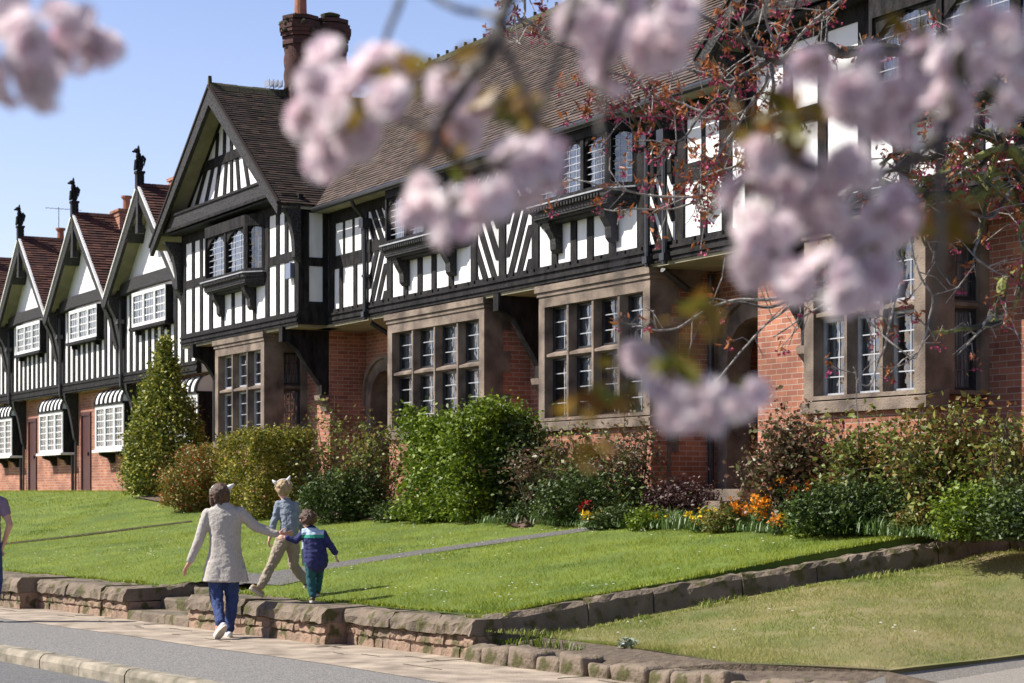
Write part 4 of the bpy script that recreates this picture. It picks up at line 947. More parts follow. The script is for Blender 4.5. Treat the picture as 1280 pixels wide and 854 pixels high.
leggy('rose_bush', 790, -.9, 90, 142, 'dark reddish rose bush in front of the shaded brick return', 'bush', 'redrose', 10, 18, .065, 8, 16)
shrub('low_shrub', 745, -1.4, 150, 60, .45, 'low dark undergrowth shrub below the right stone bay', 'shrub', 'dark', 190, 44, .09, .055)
shrub('low_purple_plant', 850, -.6, 90, 46, .4, 'low purple brown leaved plant beside the door step', 'plant', 'purple', 150, 40, .07, .045)
leggy('rose_bush', 985, -1.1, 115, 150, 'dark glossy rose bush with bronze young leaves right of the doorway', 'bush', 'redrose', 14, 26, .065, 9, 26, cr=.10)
leggy('rose_bush', 1090, -1.1, 150, 150, 'wide green rose bush growing under the right hand stone window', 'bush', 'rose', 12, 24, .068, 10, 26)
leggy('rose_bush', 1190, -1.1, 140, 160, 'tall yellow green rose bush with red shoots below the curtained side window', 'bush', 'rose', 12, 22, .068, 11, 24)
leggy('rose_bush', 1268, -1.0, 90, 150, 'rose bush at the right edge before the lit brick wall', 'bush', 'rose', 10, 20, .065, 12, 14)
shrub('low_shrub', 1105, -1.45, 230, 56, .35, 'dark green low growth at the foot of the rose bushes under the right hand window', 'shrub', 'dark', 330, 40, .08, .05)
shrub('leafy_shrub', 1215, -1.6, 84, 62, .35, 'small fresh green shrub by the top end of the long retaining wall', 'shrub', 'green', 140, 40, .07, .05)
shrub('low_shrub', 1268, -1.55, 80, 56, .5, 'dark straggly shrub at the right edge behind the top of the retaining wall', 'shrub', 'dark', 170, 40, .09, .05)
for x_, w_, h_, lm_, lab_ in ((655, 60, 24, 'dark', 'low dark clump left of the pink flowers'), (770, 60, 26, 'dark', 'low dark green clump right of the primroses'), (806, 40, 22, 'green', 'little fresh green clump left of the yellow wallflowers'), (902, 40, 30, 'rose', 'pale green clump left of the tallest wallflowers'), (1020, 70, 34, 'green', 'leafy green clump right of the orange wallflowers'), (1150, 60, 34, 'rose', 'pale leaved clump at the lawn edge near the wall end'), (495, 60, 24, 'dark', 'dark low clump left of the big bright shrub'), (540, 50, 18, 'green', 'small green fringe plant under the big bright shrub')): shrub('low_clump', x_, -1.85 if x_ < 1100 else -1.5, w_, h_, .18, lab_, 'plant', lm_, 70, 26, .05, .045, group='small clumps along the bed')
# strappy ground cover along the bed
def straps(P, h, wd, spread, nper):
    n = len(P)*nper; b = np.repeat(np.asarray(P), nper, 0)+np.c_[rng.normal(0, spread*.4, (n, 2)), np.zeros(n)]
    a = rng.random(n)*6.283; L = h*(.35+1.0*rng.random(n))*(.75+.5*np.sin(b[:, 0]*5.3)*np.sin(b[:, 0]*1.9+1)); out = np.stack([np.cos(a), np.sin(a), np.zeros(n)], 1); s = np.stack([-np.sin(a), np.cos(a), np.zeros(n)], 1)*wd/2
    z = np.array([0, 0, 1.]); m_ = b+out*(L*.22)[:, None]+z*(L*.65)[:, None]; t_ = b+out*(L*(.4+.5*rng.random(n)))[:, None]+z*(L*(.75+.3*rng.random(n)))[:, None]
    V = np.stack([b-s, b+s, m_+s, m_-s, t_], 1).reshape(-1, 3); i = np.arange(n)*5
    Fs = np.concatenate([np.stack([i, i+1, i+2], 1), np.stack([i, i+2, i+3], 1), np.stack([i+3, i+2, i+4], 1)]); r = rng.random(n)
    return V, Fs, np.concatenate([r, r, r])
bp = []
for x in np.linspace(615, 1205, 420): 
    if noise.noise(Vector((x*.02, 3, 0))) < -.22: continue
    P = atb(x+random.uniform(-6, 6), -1.62+random.uniform(-.18, .35)-(.0 if x > 800 else .1)); bp.append((P.x, P.y, P.z+.02))
V, Fs, r = straps(bp, .15, .013, .40, 15)
tag(link_mesh('bulb_foliage', V, Fs, LEAF['strap'], None, r), 'strappy green leaves of spring bulbs along the front of the bed', 'ground cover', kind='stuff')
# flowering clumps
def flowers(name, x, b, wpx, hpx, cols, label, n, pet=.02, seed=1, cat='flowers', group='flowering clumps in the bed', spike=1):
    random.seed(seed); P = atb(x, b); k = F/P.y; w_, h_ = wpx/k, hpx/k; e = empty(name, P, label, cat, group)
    mb = MB(); heads = []
    for i in range(n):
        p0 = Vector((random.uniform(-.3, .3)*w_, random.uniform(-.1, .1), 0)); p1 = Vector((random.uniform(-.5, .5)*w_, random.uniform(-.15, .15), h_*random.uniform(.55, 1))); mb.tube([p0, p0.lerp(p1, .5), p1], [.005, .004, .003], 4); heads.append(p1)
    Q = np.vstack([np.array(h.lerp(Vector((h.x*.6, 0, 0)), random.random()*.8))+rng.normal(size=(22, 3))*.035 for h in heads for _ in range(2)])
    V, Fs, r = leafcloud(Q, .06, asp=.28, up=.8); link_mesh('leaves', V, Fs, LEAF['strap'], e, r); mb.build('stems', M['twig'], e)
    Q = np.vstack([np.array(h)+rng.normal(size=(16, 3))*np.array([.032, .032, .028*spike]) for h in heads]); V, Fs, r = leafcloud(Q, pet*2, asp=.9, up=.4)
    mt = M.get(str(cols)) or rndmat('petals_'+name, cols, .6, .3, .25); M[str(cols)] = mt
    link_mesh('flower_heads', V, Fs, mt, e, r); return e
OR = [(.75, .22, .01), (.85, .36, .02), (.65, .16, .01)]; YE = [(.80, .50, .02), (.85, .62, .05), (.75, .42, .01)]; RD = [(.35, .01, .012), (.5, .03, .02), (.25, .01, .01)]
flowers('wallflowers', 928, -1.65, 30, 36, OR, 'orange wallflowers nearest the doorway step', 14, seed=1, spike=1.6)
flowers('wallflowers', 952, -1.75, 26, 42, OR, 'tallest orange wallflower clump with a second low flush of blooms', 14, seed=2, spike=1.8)
flowers('wallflowers', 972, -1.85, 18, 24, OR, 'small deep orange wallflower clump at the lawn edge below the tall one', 10, seed=3)
flowers('wallflowers', 880, -1.8, 44, 26, YE, 'yellow wallflower clump on the lawn edge before the door step', 12, seed=4)
flowers('wallflowers', 992, -1.2, 60, 60, OR, 'orange flowers showing between the dark rose bush and the tall wallflowers', 9, seed=5)
flowers('yellow_primroses', 741, -2.0, 26, 22, YE, 'bright yellow primroses beside the red tulips', 16, seed=6, spike=.6)
flowers('red_tulips', 726, -1.75, 30, 34, RD, 'dark red tulips standing behind the yellow primroses', 7, seed=7)
flowers('wallflowers', 702, -1.8, 14, 22, [(.6, .16, .14), (.7, .3, .2)], 'small pink flower clump left of the red tulips', 5, seed=8)
flowers('yellow_primroses', 830, -1.65, 24, 16, YE, 'small scattered yellow primroses left of the door step', 4, seed=9, spike=.6)
# heaps of dead leaves on the lawn
for x, y, w_, lab in ((652, 656, 24, 'small curled dead seedling heap on the lawn'), (700, 652, 50, 'long pile of dead grey brown leaves at the lawn edge')):
    P = on_lawn(x, y+3); k = F/P.y; Q = np.c_[rng.normal(0, w_/k*.25, 160), rng.normal(0, .12, 160), np.abs(rng.normal(0, .035, 160))]; V, Fs, r = leafcloud(Q, .10, asp=.5)
    o = link_mesh('dead_leaves', V, Fs, LEAF['dead'], None, r, loc=P); tag(o, lab, 'leaf heap')
P = on_lawn(783, 800, low_z); Q = np.c_[rng.normal(0, .05, (120, 2)), np.abs(rng.normal(0, .035, 120))]; V, Fs, r = leafcloud(Q, .05, asp=.5); o = link_mesh('grey_weed', V, Fs, mat('grey_weed_leaf', (.20, .24, .17), .7), None, r, loc=Vector((1.05, 17.95, -1.39))); tag(o, 'small grey leaved weed on the edge of the lower lawn', 'weed')
V, Fs, r = straps([(-.1+.1*k_, 19.05-.12*k_, -1.45) for k_ in range(8)], .09, .01, .1, 20); tag(link_mesh('grass_tuft', V, Fs, LEAF['green'], None, r), 'fresh green grass tuft in the corner of the two garden walls', 'grass tuft')
# ---------------------------------------------------------------- grass
def blades(n, area, zf, m, h, name, lab, wdt=.006):
    X, Y = area(n); z = (lawn_zn if zf is lawn_z else low_zn)(X, Y); k = len(X)
    wn = np.sin(X*5.3+Y*3.1+np.sin(Y*4)*1.3)*np.sin(Y*4.7-X*3.9+np.sin(X*3)); kp = (wn < .62) | (rng.random(k) < .35); X, Y, z = X[kp], Y[kp], z[kp]; k = len(X)
    a = rng.random(k)*6.283; s = np.stack([np.cos(a), np.sin(a)*.4, np.zeros(k)], 1)*wdt*.5; clump = .3*(np.sin(X*3.1+Y*1.7)*np.sin(Y*2.3-X*1.3)+np.sin(X*1.1-Y*.8+1)*np.sin(X*.5+Y*1.9)+.6*np.sin(X*7+Y*5)*np.sin(Y*6.1-X*8))
    H = h*(.35+1.2*rng.random(k)**1.5)*(1+.7*clump); b = np.stack([X, Y, z-.004], 1); lean = rng.normal(0, .6, (k, 2))*H[:, None]
    t_ = b+np.c_[lean, H]; V = np.stack([b-s, b+s, t_], 1).reshape(-1, 3); Fs = np.arange(k*3).reshape(-1, 3)
    tag(link_mesh(name, V, Fs, m, None, np.clip(rng.random(k)*.45+.35*(clump+.5)+.2+.35*np.sin(X*1.3+Y*.6)*np.sin(Y*1.7-X*.9+2), 0, 1)), lab, 'grass', kind='stuff')
def bary(a, b, c, d, pw=1.0):
    a, b, c, d = map(np.array, (a, b, c, d))
    def f(n):
        u = rng.random(n)**pw; v = rng.random(n); P = (a*(1-u)[:, None]+b*u[:, None])*(1-v)[:, None]+(d*(1-u)[:, None]+c*u[:, None])*v[:, None]; return P[:, 0], P[:, 1]
    return f
def keep(area, ok):
    def f(n):
        X, Y = area(n); m_ = ok(X, Y); return X[m_], Y[m_]
    return f
pathpts = np.array([(q.x, q.y) for q in PP]); 
def off_path(X, Y):
    yy = np.interp(X, pathpts[:, 0], pathpts[:, 1]); on = (X > pathpts[0, 0]) & (X < pathpts[-1, 0]) & (abs(Y-yy) < .30)
    P = np.stack([X, Y], 1)-S0; t_ = P @ SD; d = -(P @ SN); return ~on & ~((t_ > tS0-.05) & (t_ < tS1+.02) & (d < 1.15))
blades(170000, keep(bary(ST(.15, -.36), ST(16, -.36), AB(-19, .2), AB(12.6, -1.4), 1.25), off_path), lawn_z, LEAF['grass'], .034, 'lawn_grass', 'short bright green mown grass of the upper lawn')
blades(14000, bary(lowfront[0], (1.02, 18.0), (1.80, 16.38), (2.95, 15.6)), low_z, LEAF['grassdry'], .026, 'lower_lawn_grass', 'dry mown grass along the front edge of the lower lawn')
blades(85000, bary(lowfront[0], (2.97, 15.6), (6.9, 19.8), AB(13.0, -.9)), low_z, LEAF['grassdry'], .026, 'lower_lawn_grass', 'dry yellowish mown grass of the lower lawn')
blades(60000, bary(ST(15, -.36), ST(40, -.36), AB(-48, .3), AB(-18, .3)), lawn_z, LEAF['grass'], .045, 'lawn_grass', 'mown grass of the lawn before the cottages', .012)
# uncut grass fringe against the retaining wall and along edges
X = []; 
for k in range(330):
    f = rng.random(); p = c1+(c2-c1)*f+np.array([.06, -.10])*(1+rng.random()); X.append((p[0], p[1], low_z(*p)))
V, Fs, r = straps(X, .06, .006, .07, 6); tag(link_mesh('grass_fringe', V, Fs, LEAF['grassdry'], None, r), 'uncut grass fringe at the foot of the long retaining wall', 'grass', kind='stuff')
X = []
for k in range(700):
    p = ST(rng.random()*14, -.36-.05*rng.random())
    if in_notch(*p): continue
    X.append((p[0], p[1], lawn_z(*p)))
for k in range(300):
    p = AB(12.75, 0)*0+(c1+(c2-c1)*rng.random())+np.array([-.10, .20]); X.append((p[0], p[1], lawn_z(*p)))
V, Fs, r = straps(X, .05, .006, .05, 6); tag(link_mesh('grass_fringe', V, Fs, LEAF['grass'], None, r), 'grass overhanging the copings of the upper lawn', 'grass', kind='stuff')
# daisies
M['daisy'] = mat('daisy_petals', (.82, .80, .74), .7)
Xd, Yd = bary(ST(.2, -.6), ST(14, -.6), AB(-17, -.6), AB(12.5, -2))(420); mb = MB()
for x, y in zip(Xd, Yd):
    if noise.noise(Vector((x*.5, y*.5, 1))) > -.05: z = lawn_z(x, y)+.03; mb.lathe((x, y, z), [(.003, 0), (.014, .004), (.012, .008)], 5)
for k in range(22): x, y = random.uniform(.9, 5), random.uniform(17, 21); mb.lathe((x, y, low_z(x, y)+.03), [(.003, 0), (.014, .004), (.012, .008)], 5)
tag(mb.build('daisies', M['daisy']), 'tiny white daisies sprinkled over the lawn', 'daisies', kind='stuff')
# ================================================================ people
def sph(mb, c, r, k=10):
    mb.blob(c, r if hasattr(r, '__len__') else (r, r, r), k, max(6, k*2//3))
def cap(mb, a, ra, b, rb, sc_=(1, 1, 1)):
    a, b = Vector(a), Vector(b); L = (b-a).length; n = max(2, int(L/(min(ra, rb)*.42))+1)
    for i in range(n+1):
        f = i/n; r = ra+(rb-ra)*f; sph(mb, a.lerp(b, f), (r*sc_[0], r*sc_[1], r*sc_[2]))
def limb(mb, pts, rs, sc_=(1, 1, 1)):
    for i in range(len(pts)-1): cap(mb, pts[i], rs[i], pts[i+1], rs[i+1], sc_)
def loft(mb, rings, n=24, fold=0, nf=7):
    R_ = []
    for (z, cx, cy, rx, ry) in rings:
        R_.append([mb.p((cx+rx*math.cos(2*math.pi*k/n)*(1+fold*(rings[0][0]-z)*math.sin(nf*2*math.pi*k/n)), cy+ry*math.sin(2*math.pi*k/n)*(1+fold*(rings[0][0]-z)*math.sin(nf*2*math.pi*k/n+1)), z)) for k in range(n)])
    for a, b in zip(R_[:-1], R_[1:]):
        for k in range(n): j = (k+1) % n; mb.face((b[k], b[j], a[j], a[k]))
    mb.face(R_[0]); mb.face(R_[-1][::-1])
def fuse(mb, name, m, parent, vox=.008, it=4, fold=0):
    o = mb.build(name, m, parent); r = o.modifiers.new('r', 'REMESH'); r.mode = 'VOXEL'; r.voxel_size = vox; r.use_smooth_shade = True
    s = o.modifiers.new('s', 'SMOOTH'); s.factor = .5; s.iterations = it
    bpy.context.view_layer.update(); dg = bpy.context.evaluated_depsgraph_get(); me = bpy.data.meshes.new_from_object(o.evaluated_get(dg)); o.modifiers.clear(); o.data = me
    if fold:
        n_ = len(me.vertices); co_ = np.empty(n_*3); no_ = np.empty(n_*3); me.vertices.foreach_get('co', co_); me.vertex_normals.foreach_get('vector', no_); co_ = co_.reshape(-1, 3); no_ = no_.reshape(-1, 3)
        dsp = np.array([noise.noise(Vector(c*(10, 10, 5)))+.6*noise.noise(Vector(c*(19, 19, 26)))+.35*noise.noise(Vector(c*45)) for c in co_]); me.vertices.foreach_set('co', (co_+no_*(dsp*fold)[:, None]).ravel()); me.update()
    me.polygons.foreach_set('use_smooth', [True]*len(me.polygons)); me.materials.clear()
    for q in (m if isinstance(m, (list, tuple)) else [m]): me.materials.append(q)
    return o
def hand(mb, w_, d, side, s=1.0, curl=.4, nrm=None):
    """palm, four jointed fingers of unequal length and a thumb leaving the side of the palm"""
    w_ = Vector(w_); d = Vector(d).normalized(); side = (Vector(side)-d*Vector(side).dot(d)).normalized(); n = d.cross(side)
    limb(mb, [w_, w_+d*.03*s], [.024*s, .026*s]); 
    for k in range(4): cap(mb, w_+d*.02*s+side*(k-1.5)*.012*s, .013*s, w_+d*.085*s+side*(k-1.5)*.019*s, .011*s)
    for k, L in enumerate((.062, .072, .067, .050)):
        p = w_+d*.088*s+side*(k-1.5)*.021*s; c1_ = p+(d+side*(k-1.5)*.06)*L*.5*s+n*curl*.010*s; c2_ = c1_+d*L*.30*s+n*curl*.022*s; c3_ = c2_+d*L*.18*s+n*curl*.03*s
        limb(mb, [p, c1_, c2_, c3_], [.0095*s, .0088*s, .008*s, .007*s])
    t0 = w_+d*.025*s-side*.024*s; limb(mb, [t0, t0+(d*.6-side*.7)*.036*s+n*.006, t0+(d*.9-side*.75)*.062*s+n*.014], [.013*s, .0105*s, .009*s])
def head(mb, c, r, face):
    """face: unit vector the person looks along"""
    c = Vector(c); f = Vector(face).normalized(); s_ = f.cross(Vector((0, 0, 1))).normalized()
    sph(mb, c+Vector((0, 0, r*.12)), (r*.86, r*.92, r*.92), 14); sph(mb, c+f*r*.28-Vector((0, 0, r*.42)), (r*.58, r*.58, r*.62), 12)
    cap(mb, c+f*r*.92+Vector((0, 0, r*.05)), r*.07, c+f*r*1.1-Vector((0, 0, r*.2)), r*.12); cap(mb, c+f*r*.82-Vector((0, 0, r*.5))-s_*r*.18, r*.07, c+f*r*.82-Vector((0, 0, r*.5))+s_*r*.18, r*.07)
    for q in (-1, 1): sph(mb, c+s_*q*r*.88-Vector((0, 0, r*.05)), (r*.10, r*.16, r*.22), 8)
M['skin'] = mat('skin', (.48, .25, .17), .5, (.56, .30, .21), 12)
M['skin2'] = mat('fair_skin', (.56, .31, .22), .5, (.62, .36, .26), 12)
M['hair_brown'] = mat('brown_hair', (.045, .022, .012), .5, (.12, .06, .03), 30, .6, 60, stretch=(3, 3, .5))
M['hair_blond'] = mat('blond_hair', (.30, .20, .10), .5, (.48, .35, .19), 30, .6, 60, stretch=(3, 3, .5))
M['knit'] = mat('oatmeal_knit', (.44, .40, .35), .95, (.54, .50, .45), 60, .6, 110, stretch=(1.6, 1.6, .5), contrast=(.35, .65))
M['denim'] = mat('blue_denim', (.018, .035, .115), .85, (.035, .065, .19), 16, .4, 60)
M['white_shoe'] = mat('white_canvas', (.78, .77, .75), .7, (.70, .69, .67), 30); M['sole'] = mat('pale_rubber_sole', (.55, .50, .42), .7, (.45, .4, .33), 20)
M['greyblue'] = mat('grey_blue_jersey', (.19, .225, .27), .9, (.24, .28, .33), 20, .5, 60)
M['khaki'] = mat('khaki_cotton', (.30, .25, .185), .9, (.36, .30, .225), 14, .5, 40)
M['navy'] = mat('navy_fleece', (.016, .02, .085), .9, (.025, .03, .12), 20, .4, 60); M['greenband'] = mat('green_fleece', (.03, .30, .20), .9); M['paleband'] = mat('pale_blue_fleece', (.45, .55, .68), .9)
M['teal'] = mat('teal_corduroy', (.012, .085, .10), .9, (.02, .12, .135), 20, .6, 60, stretch=(6, 6, .3))
M['brown_shoe'] = mat('brown_leather', (.07, .03, .02), .5); M['tan_shoe'] = mat('tan_suede', (.42, .33, .22), .8); M['purple_tee'] = mat('purple_cotton', (.24, .17, .22), .9, (.28, .20, .26), 20, .4, 40); M['nail'] = mat('eye_dark', (.02, .015, .012), .2)
def shoe(mb, heel, toe, w_=.042, h=.05, s=1):
    heel, toe = Vector(heel), Vector(toe); cap(mb, heel, w_*s*.9, heel.lerp(toe, .35), w_*s, (1, 1, 1.0)); cap(mb, heel.lerp(toe, .35), w_*s, toe, w_*s*.85, (1, 1, .75))
def sole(name, heel, toe, w_, m, parent, up):
    heel, toe = Vector(heel), Vector(toe); mb = MB(); d = (toe-heel).normalized(); up = Vector(up); up = (up-d*up.dot(d)).normalized(); s_ = d.cross(up); n = 16; A = []; B_ = []
    L = (toe-heel).length+w_*1.7; c = (heel+toe)/2-up*w_*.72
    for k in range(n): a = 2*math.pi*k/n; r = s_*math.sin(a)*w_*(1+.12*math.cos(a)); q = c+d*math.cos(a)*L/2+r; A.append(mb.p(q-up*.012)); B_.append(mb.p(q+up*.014))
    mb.face(A[::-1]); mb.face(B_)
    for k in range(n): j = (k+1) % n; mb.face((A[k], A[j], B_[j], B_[k]))
    return mb.build(name, m, parent)
def eyes(parent, c, r, face):
    c = Vector(c); f = Vector(face).normalized(); s_ = f.cross(Vector((0, 0, 1))).normalized(); e = MB()
    for q in (-1, 1): mb = MB(); sph(mb, c+f*r*.84+s_*q*r*.32+Vector((0, 0, r*.08)), r*.10, 8); mb.build('eye', M['nail'], parent)
# --- woman
k = .0088
def wp(x, y, d=0): return (round((x-281)*k, 4), d, round((797-y)*k, 4))
E_ = empty('person', (-3.155, 21.88, -1.6), 'woman in long oatmeal cardigan and blue jeans walking on the pavement', 'person')
fw = Vector((.45, 1, 0)).normalized()
hipL, hipR = wp(269, 708, .0), wp(289, 708, .02); kL, kR = wp(271, 750, -.02), wp(288.5, 750, .05); aL, aR = wp(279, 776, -.24), wp(286.5, 787, .02)
shL, shR = wp(260, 643, 0), wp(300, 641, 0); elL, elR = wp(248.5, 676, -.03), wp(321, 660, .04); wrL, wrR = wp(237.5, 703, -.02), wp(347, 667.5, .02)
b = MB()
hc = Vector(wp(274.5, 620, .02)); head(b, hc, .108, fw)
limb(b, [hc-Vector((0, 0, .08)), wp(279, 636, 0)], [.052, .06])
limb(b, [wp(280, 645), wp(280, 675), wp(280, 705)], [.115, .105, .13], (1.15, .8, 1))
limb(b, [shL, elL, wrL], [.05, .04, .026]); limb(b, [shR, elR, wrR], [.05, .04, .026]); cap(b, shL, .06, shR, .06)
limb(b, [hipL, kL, aL], [.085, .055, .038]); limb(b, [hipR, kR, aR], [.085, .055, .038])
hand(b, wrL, (-.5, -.05, -.85), (.3, 1, 0), 1.0, .5); hand(b, wrR, (1, -.15, -.12), (0, .3, -1), .95, 1.4)
cap(b, aL, .036, wp(275, 790, -.24), .034); cap(b, aR, .036, wp(284, 793, .1), .03)
body = fuse(b, 'body', M['skin'], E_, .0065, 2); eyes(body, hc, .108, fw)
b = MB()       # cardigan
loft(b, [(1.485, -.02, .0, .075, .07), (1.44, -.012, 0, .125, .085), (1.40, -.008, 0, .19, .10), (1.34, -.005, 0, .205, .115), (1.25, -.005, 0, .19, .122), (1.12, .0, 0, .172, .12), (1.0, .0, .0, .172, .125), (.9, .0, 0, .19, .14), (.78, 0, 0, .222, .155), (.68, .0, 0, .245, .165), (.615, .0, -.0, .262, .17)], 36, .05, 5)
limb(b, [shL, elL, Vector(wrL)+Vector((.006, 0, .02))], [.07, .055, .046]); limb(b, [shR, elR, Vector(wrR)-Vector((.025, 0, 0))], [.07, .056, .046])
# pointed right hem
cap(b, wp(306, 712, -.05), .03, wp(309.5, 728, -.07), .008)
limb(b, [Vector(hc)+Vector((.01, .0, -.135)), Vector(hc)+Vector((.02, 0, -.165))], [.078, .09])
fuse(b, 'cardigan', M['knit'], E_, .009, 3, .007)
b = MB(); limb(b, [hipL, kL, aL], [.105, .072, .056]); limb(b, [hipR, kR, aR], [.105, .072, .056]); fuse(b, 'jeans', M['denim'], E_, .008, 3, .012)
b = MB(); h = hc
for q in range(46):
    v = Vector((random.gauss(0, 1), random.gauss(0, 1), random.gauss(0, 1))).normalized()
    if v.z < -.3: continue
    if v.dot(fw) > .35 and v.z < .55: continue
    sph(b, h+Vector((v.x*.088, v.y*.096, v.z*.098+.015)), .032, 8)
sph(b, h+Vector((0, -.01, .03)), (.108, .112, .108), 14)
for q in range(34):
    a = random.uniform(0, 6.28); v = Vector((math.cos(a), math.sin(a), 0))
    if v.dot(fw) > .45: continue
    cap(b, h+v*.095+Vector((0, 0, .02)), .03, h+v*.092-Vector((0, 0, random.uniform(.06, .10))), .024)
fuse(b, 'hair', M['hair_brown'], E_, .008, 1, .014)
b = MB(); up = Vector((.35, 0, 1)).normalized()
b.tube([h+Vector((math.cos(a)*.115, .02, math.sin(a)*.115+.02)) for a in np.linspace(.15, math.pi-.15, 12)], .008, 6)
for q, a in ((1, .62),):
    c = h+Vector((math.cos(a)*.115, .02, math.sin(a)*.115+.02)); o_ = Vector((math.cos(a), 0, math.sin(a))); b.tube([c-o_*.01, c+o_*.03, c+o_*.06+Vector((.012*q, 0, .01))], [.036, .027, .006], 8)
b.build('cat_ear_headband', M['white_shoe'], E_, True)
for nm, he, to_, up in (('shoe', wp(284, 780, -.30), wp(274.5, 792.5, -.26), (-.5, .65, .35)), ('shoe', wp(287, 793, -.01), wp(281, 793.5, .15), (0, 0, 1))):
    b = MB(); shoe(b, he, to_, .042); so_ = fuse(b, nm, M['white_shoe'], E_, .007, 2); sole('sole', he, to_, .046, M['sole'], so_, up)
# --- older boy
k2 = .00908
E2 = empty('person', (-2.60, 22.62, -1.185), 'fair haired boy in grey blue top and khaki trousers striding over the lawn', 'person')
def bp_(x, y, d=0): return (round((x-353)*k2, 4), d, round((745.5-y)*k2, 4))
fw2 = Vector((-.55, 1, -.05)).normalized()
hc = Vector(bp_(353.5, 612.5, .03)); nk = bp_(355.5, 626, .02)
sL, sR = bp_(347.5, 632, .02), bp_(367, 633, .0); eL, eR = bp_(341.5, 653, -.01), bp_(375, 655, .08); wL, wR = bp_(336.5, 671, .02), bp_(378, 676, .14)
hL, hR = bp_(354, 672, 0), bp_(364, 672, .02); kL, kR = bp_(340.5, 704, -.05), bp_(364.5, 707, .12); aL, aR = bp_(327.5, 732, -.14), bp_(379.5, 727, .18)
b = MB(); head(b, hc, .096, fw2); limb(b, [hc-Vector((0, 0, .07)), nk], [.042, .045]); limb(b, [bp_(357, 636), bp_(360, 655), bp_(359, 670)], [.065, .07, .08], (1, .75, 1)); cap(b, sL, .036, sR, .036)
limb(b, [sL, eL, wL], [.036, .03, .021]); limb(b, [sR, eR, wR], [.036, .03, .021]); limb(b, [hL, kL, aL], [.062, .044, .03]); limb(b, [hR, kR, aR], [.062, .044, .03])
hand(b, wL, (-.25, -.1, -.95), (.2, 1, 0), .78, .8); hand(b, wR, (.1, .2, -.95), (.2, 1, 0), .78, 1.2)
cap(b, aL, .028, bp_(324, 737, -.12), .026); cap(b, aR, .028, bp_(381, 733, .22), .026)
body = fuse(b, 'body', M['skin2'], E2, .006, 2); eyes(body, hc, .096, fw2)
b = MB(); limb(b, [bp_(357, 631, .01), bp_(359.5, 642, .01), bp_(361.5, 655), bp_(360, 669)], [.085, .113, .112, .105], (1, .82, 1)); limb(b, [sL, eL, Vector(wL)+Vector((.004, 0, .015))], [.055, .044, .034]); limb(b, [sR, eR, wR], [.055, .044, .034]); cap(b, sL, .055, sR, .057); loft(b, [(bp_(0, 665)[2], .06, .01, .105, .085), (bp_(0, 676)[2], .055, .01, .115, .095)], 20)
fuse(b, 'jumper', M['greyblue'], E2, .008, 3, .013)
b = MB(); limb(b, [hL, kL, Vector(aL)], [.088, .062, .048]); limb(b, [hR, kR, Vector(aR)], [.086, .062, .05]); fuse(b, 'trousers', M['khaki'], E2, .008, 3, .013)
b = MB(); sph(b, hc+Vector((0, -.012, .02)), (.090, .094, .092), 14)
for q in range(60):
    v = Vector((random.gauss(0, 1), random.gauss(0, 1), random.gauss(.3, 1))).normalized()
    if v.z < -.35 or (v.dot(fw2) > .4 and v.z < .5): continue
    sph(b, hc+Vector((v.x*.084, v.y*.09-.01, v.z*.088+.022)), .02, 7)
fuse(b, 'hair', M['hair_blond'], E2, .007, 1, .012)
b = MB(); b.tube([hc+Vector((math.cos(a)*.104, .0, math.sin(a)*.104+.02)) for a in np.linspace(.3, math.pi-.1, 12)], .006, 6)
for q, a in ((-1, 2.55), (1, 1.1)):
    c = hc+Vector((math.cos(a)*.104, 0, math.sin(a)*.104+.02)); o_ = Vector((math.cos(a), 0, math.sin(a)*.8)); b.tube([c-o_*.01, c+o_*.03, c+o_*.055+Vector((0, 0, .014))], [.024, .018, .003], 8)
b.build('cat_ear_headband', M['white_shoe'], E2, True)
for m_, he, to_, up in ((M['tan_shoe'], bp_(317.5, 733.5, -.15), bp_(328, 741, -.10), (.5, .3, .7)), (M['brown_shoe'], bp_(379.5, 731.5, .18), bp_(383.5, 733, .28), (0, 0, 1))):
    b = MB(); shoe(b, he, to_, .037); so_ = fuse(b, 'shoe', m_, E2, .007, 2); sole('sole', he, to_, .040, M['sole'], so_, up)
b = MB(); limb(b, [bp_(378, 679, .13), bp_(379, 692, .12), bp_(377.5, 706, .12)], [.03, .04, .025], (1, .5, 1)); o = fuse(b, 'folded_jacket', M['paleband'], None, .008, 2, .008); o.location = E2.location; tag(o, 'pale blue garment hanging from the fair haired boy\'s far hand', 'clothing')
# --- younger boy
k3 = .00864
E3 = empty('person', (-2.17, 21.68, -1.205), 'small boy in navy fleece with green band standing on the wall coping', 'person')
def yp(x, y, d=0): return (round((x-393)*k3, 4), d, round((753-y)*k3, 4))
fw3 = Vector((-.25, 1, -.05)).normalized()
hc = Vector(yp(386.5, 649, .02)); sL, sR = yp(383, 665, 0), yp(405, 667, 0); eL, eR = yp(371, 675.5, .03), yp(415.5, 681, .0); wL, wR = yp(360.5, 671.5, .02), yp(421.5, 691, .03)
hL, hR = yp(391, 704, 0), yp(400, 704, .02); kL, kR = yp(390.5, 725, .02), yp(398.5, 719, .12); aL, aR = yp(393, 744, -.02), yp(397, 738, .18)
b = MB(); head(b, hc, .090, fw3); limb(b, [hc-Vector((0, 0, .07)), yp(390, 662)], [.038, .042]); limb(b, [yp(394, 674), yp(395, 685), yp(396, 702)], [.06, .065, .075], (1, .75, 1)); cap(b, sL, .034, sR, .034)
limb(b, [sL, eL, wL], [.033, .027, .019]); limb(b, [sR, eR, wR], [.033, .027, .019]); limb(b, [hL, kL, aL], [.055, .04, .028]); limb(b, [hR, kR, aR], [.055, .04, .028])
hand(b, wL, (-1, -.1, .15), (0, .3, 1), .66, 1.2); hand(b, wR, (.15, .1, -1), (.2, 1, 0), .66, .6)
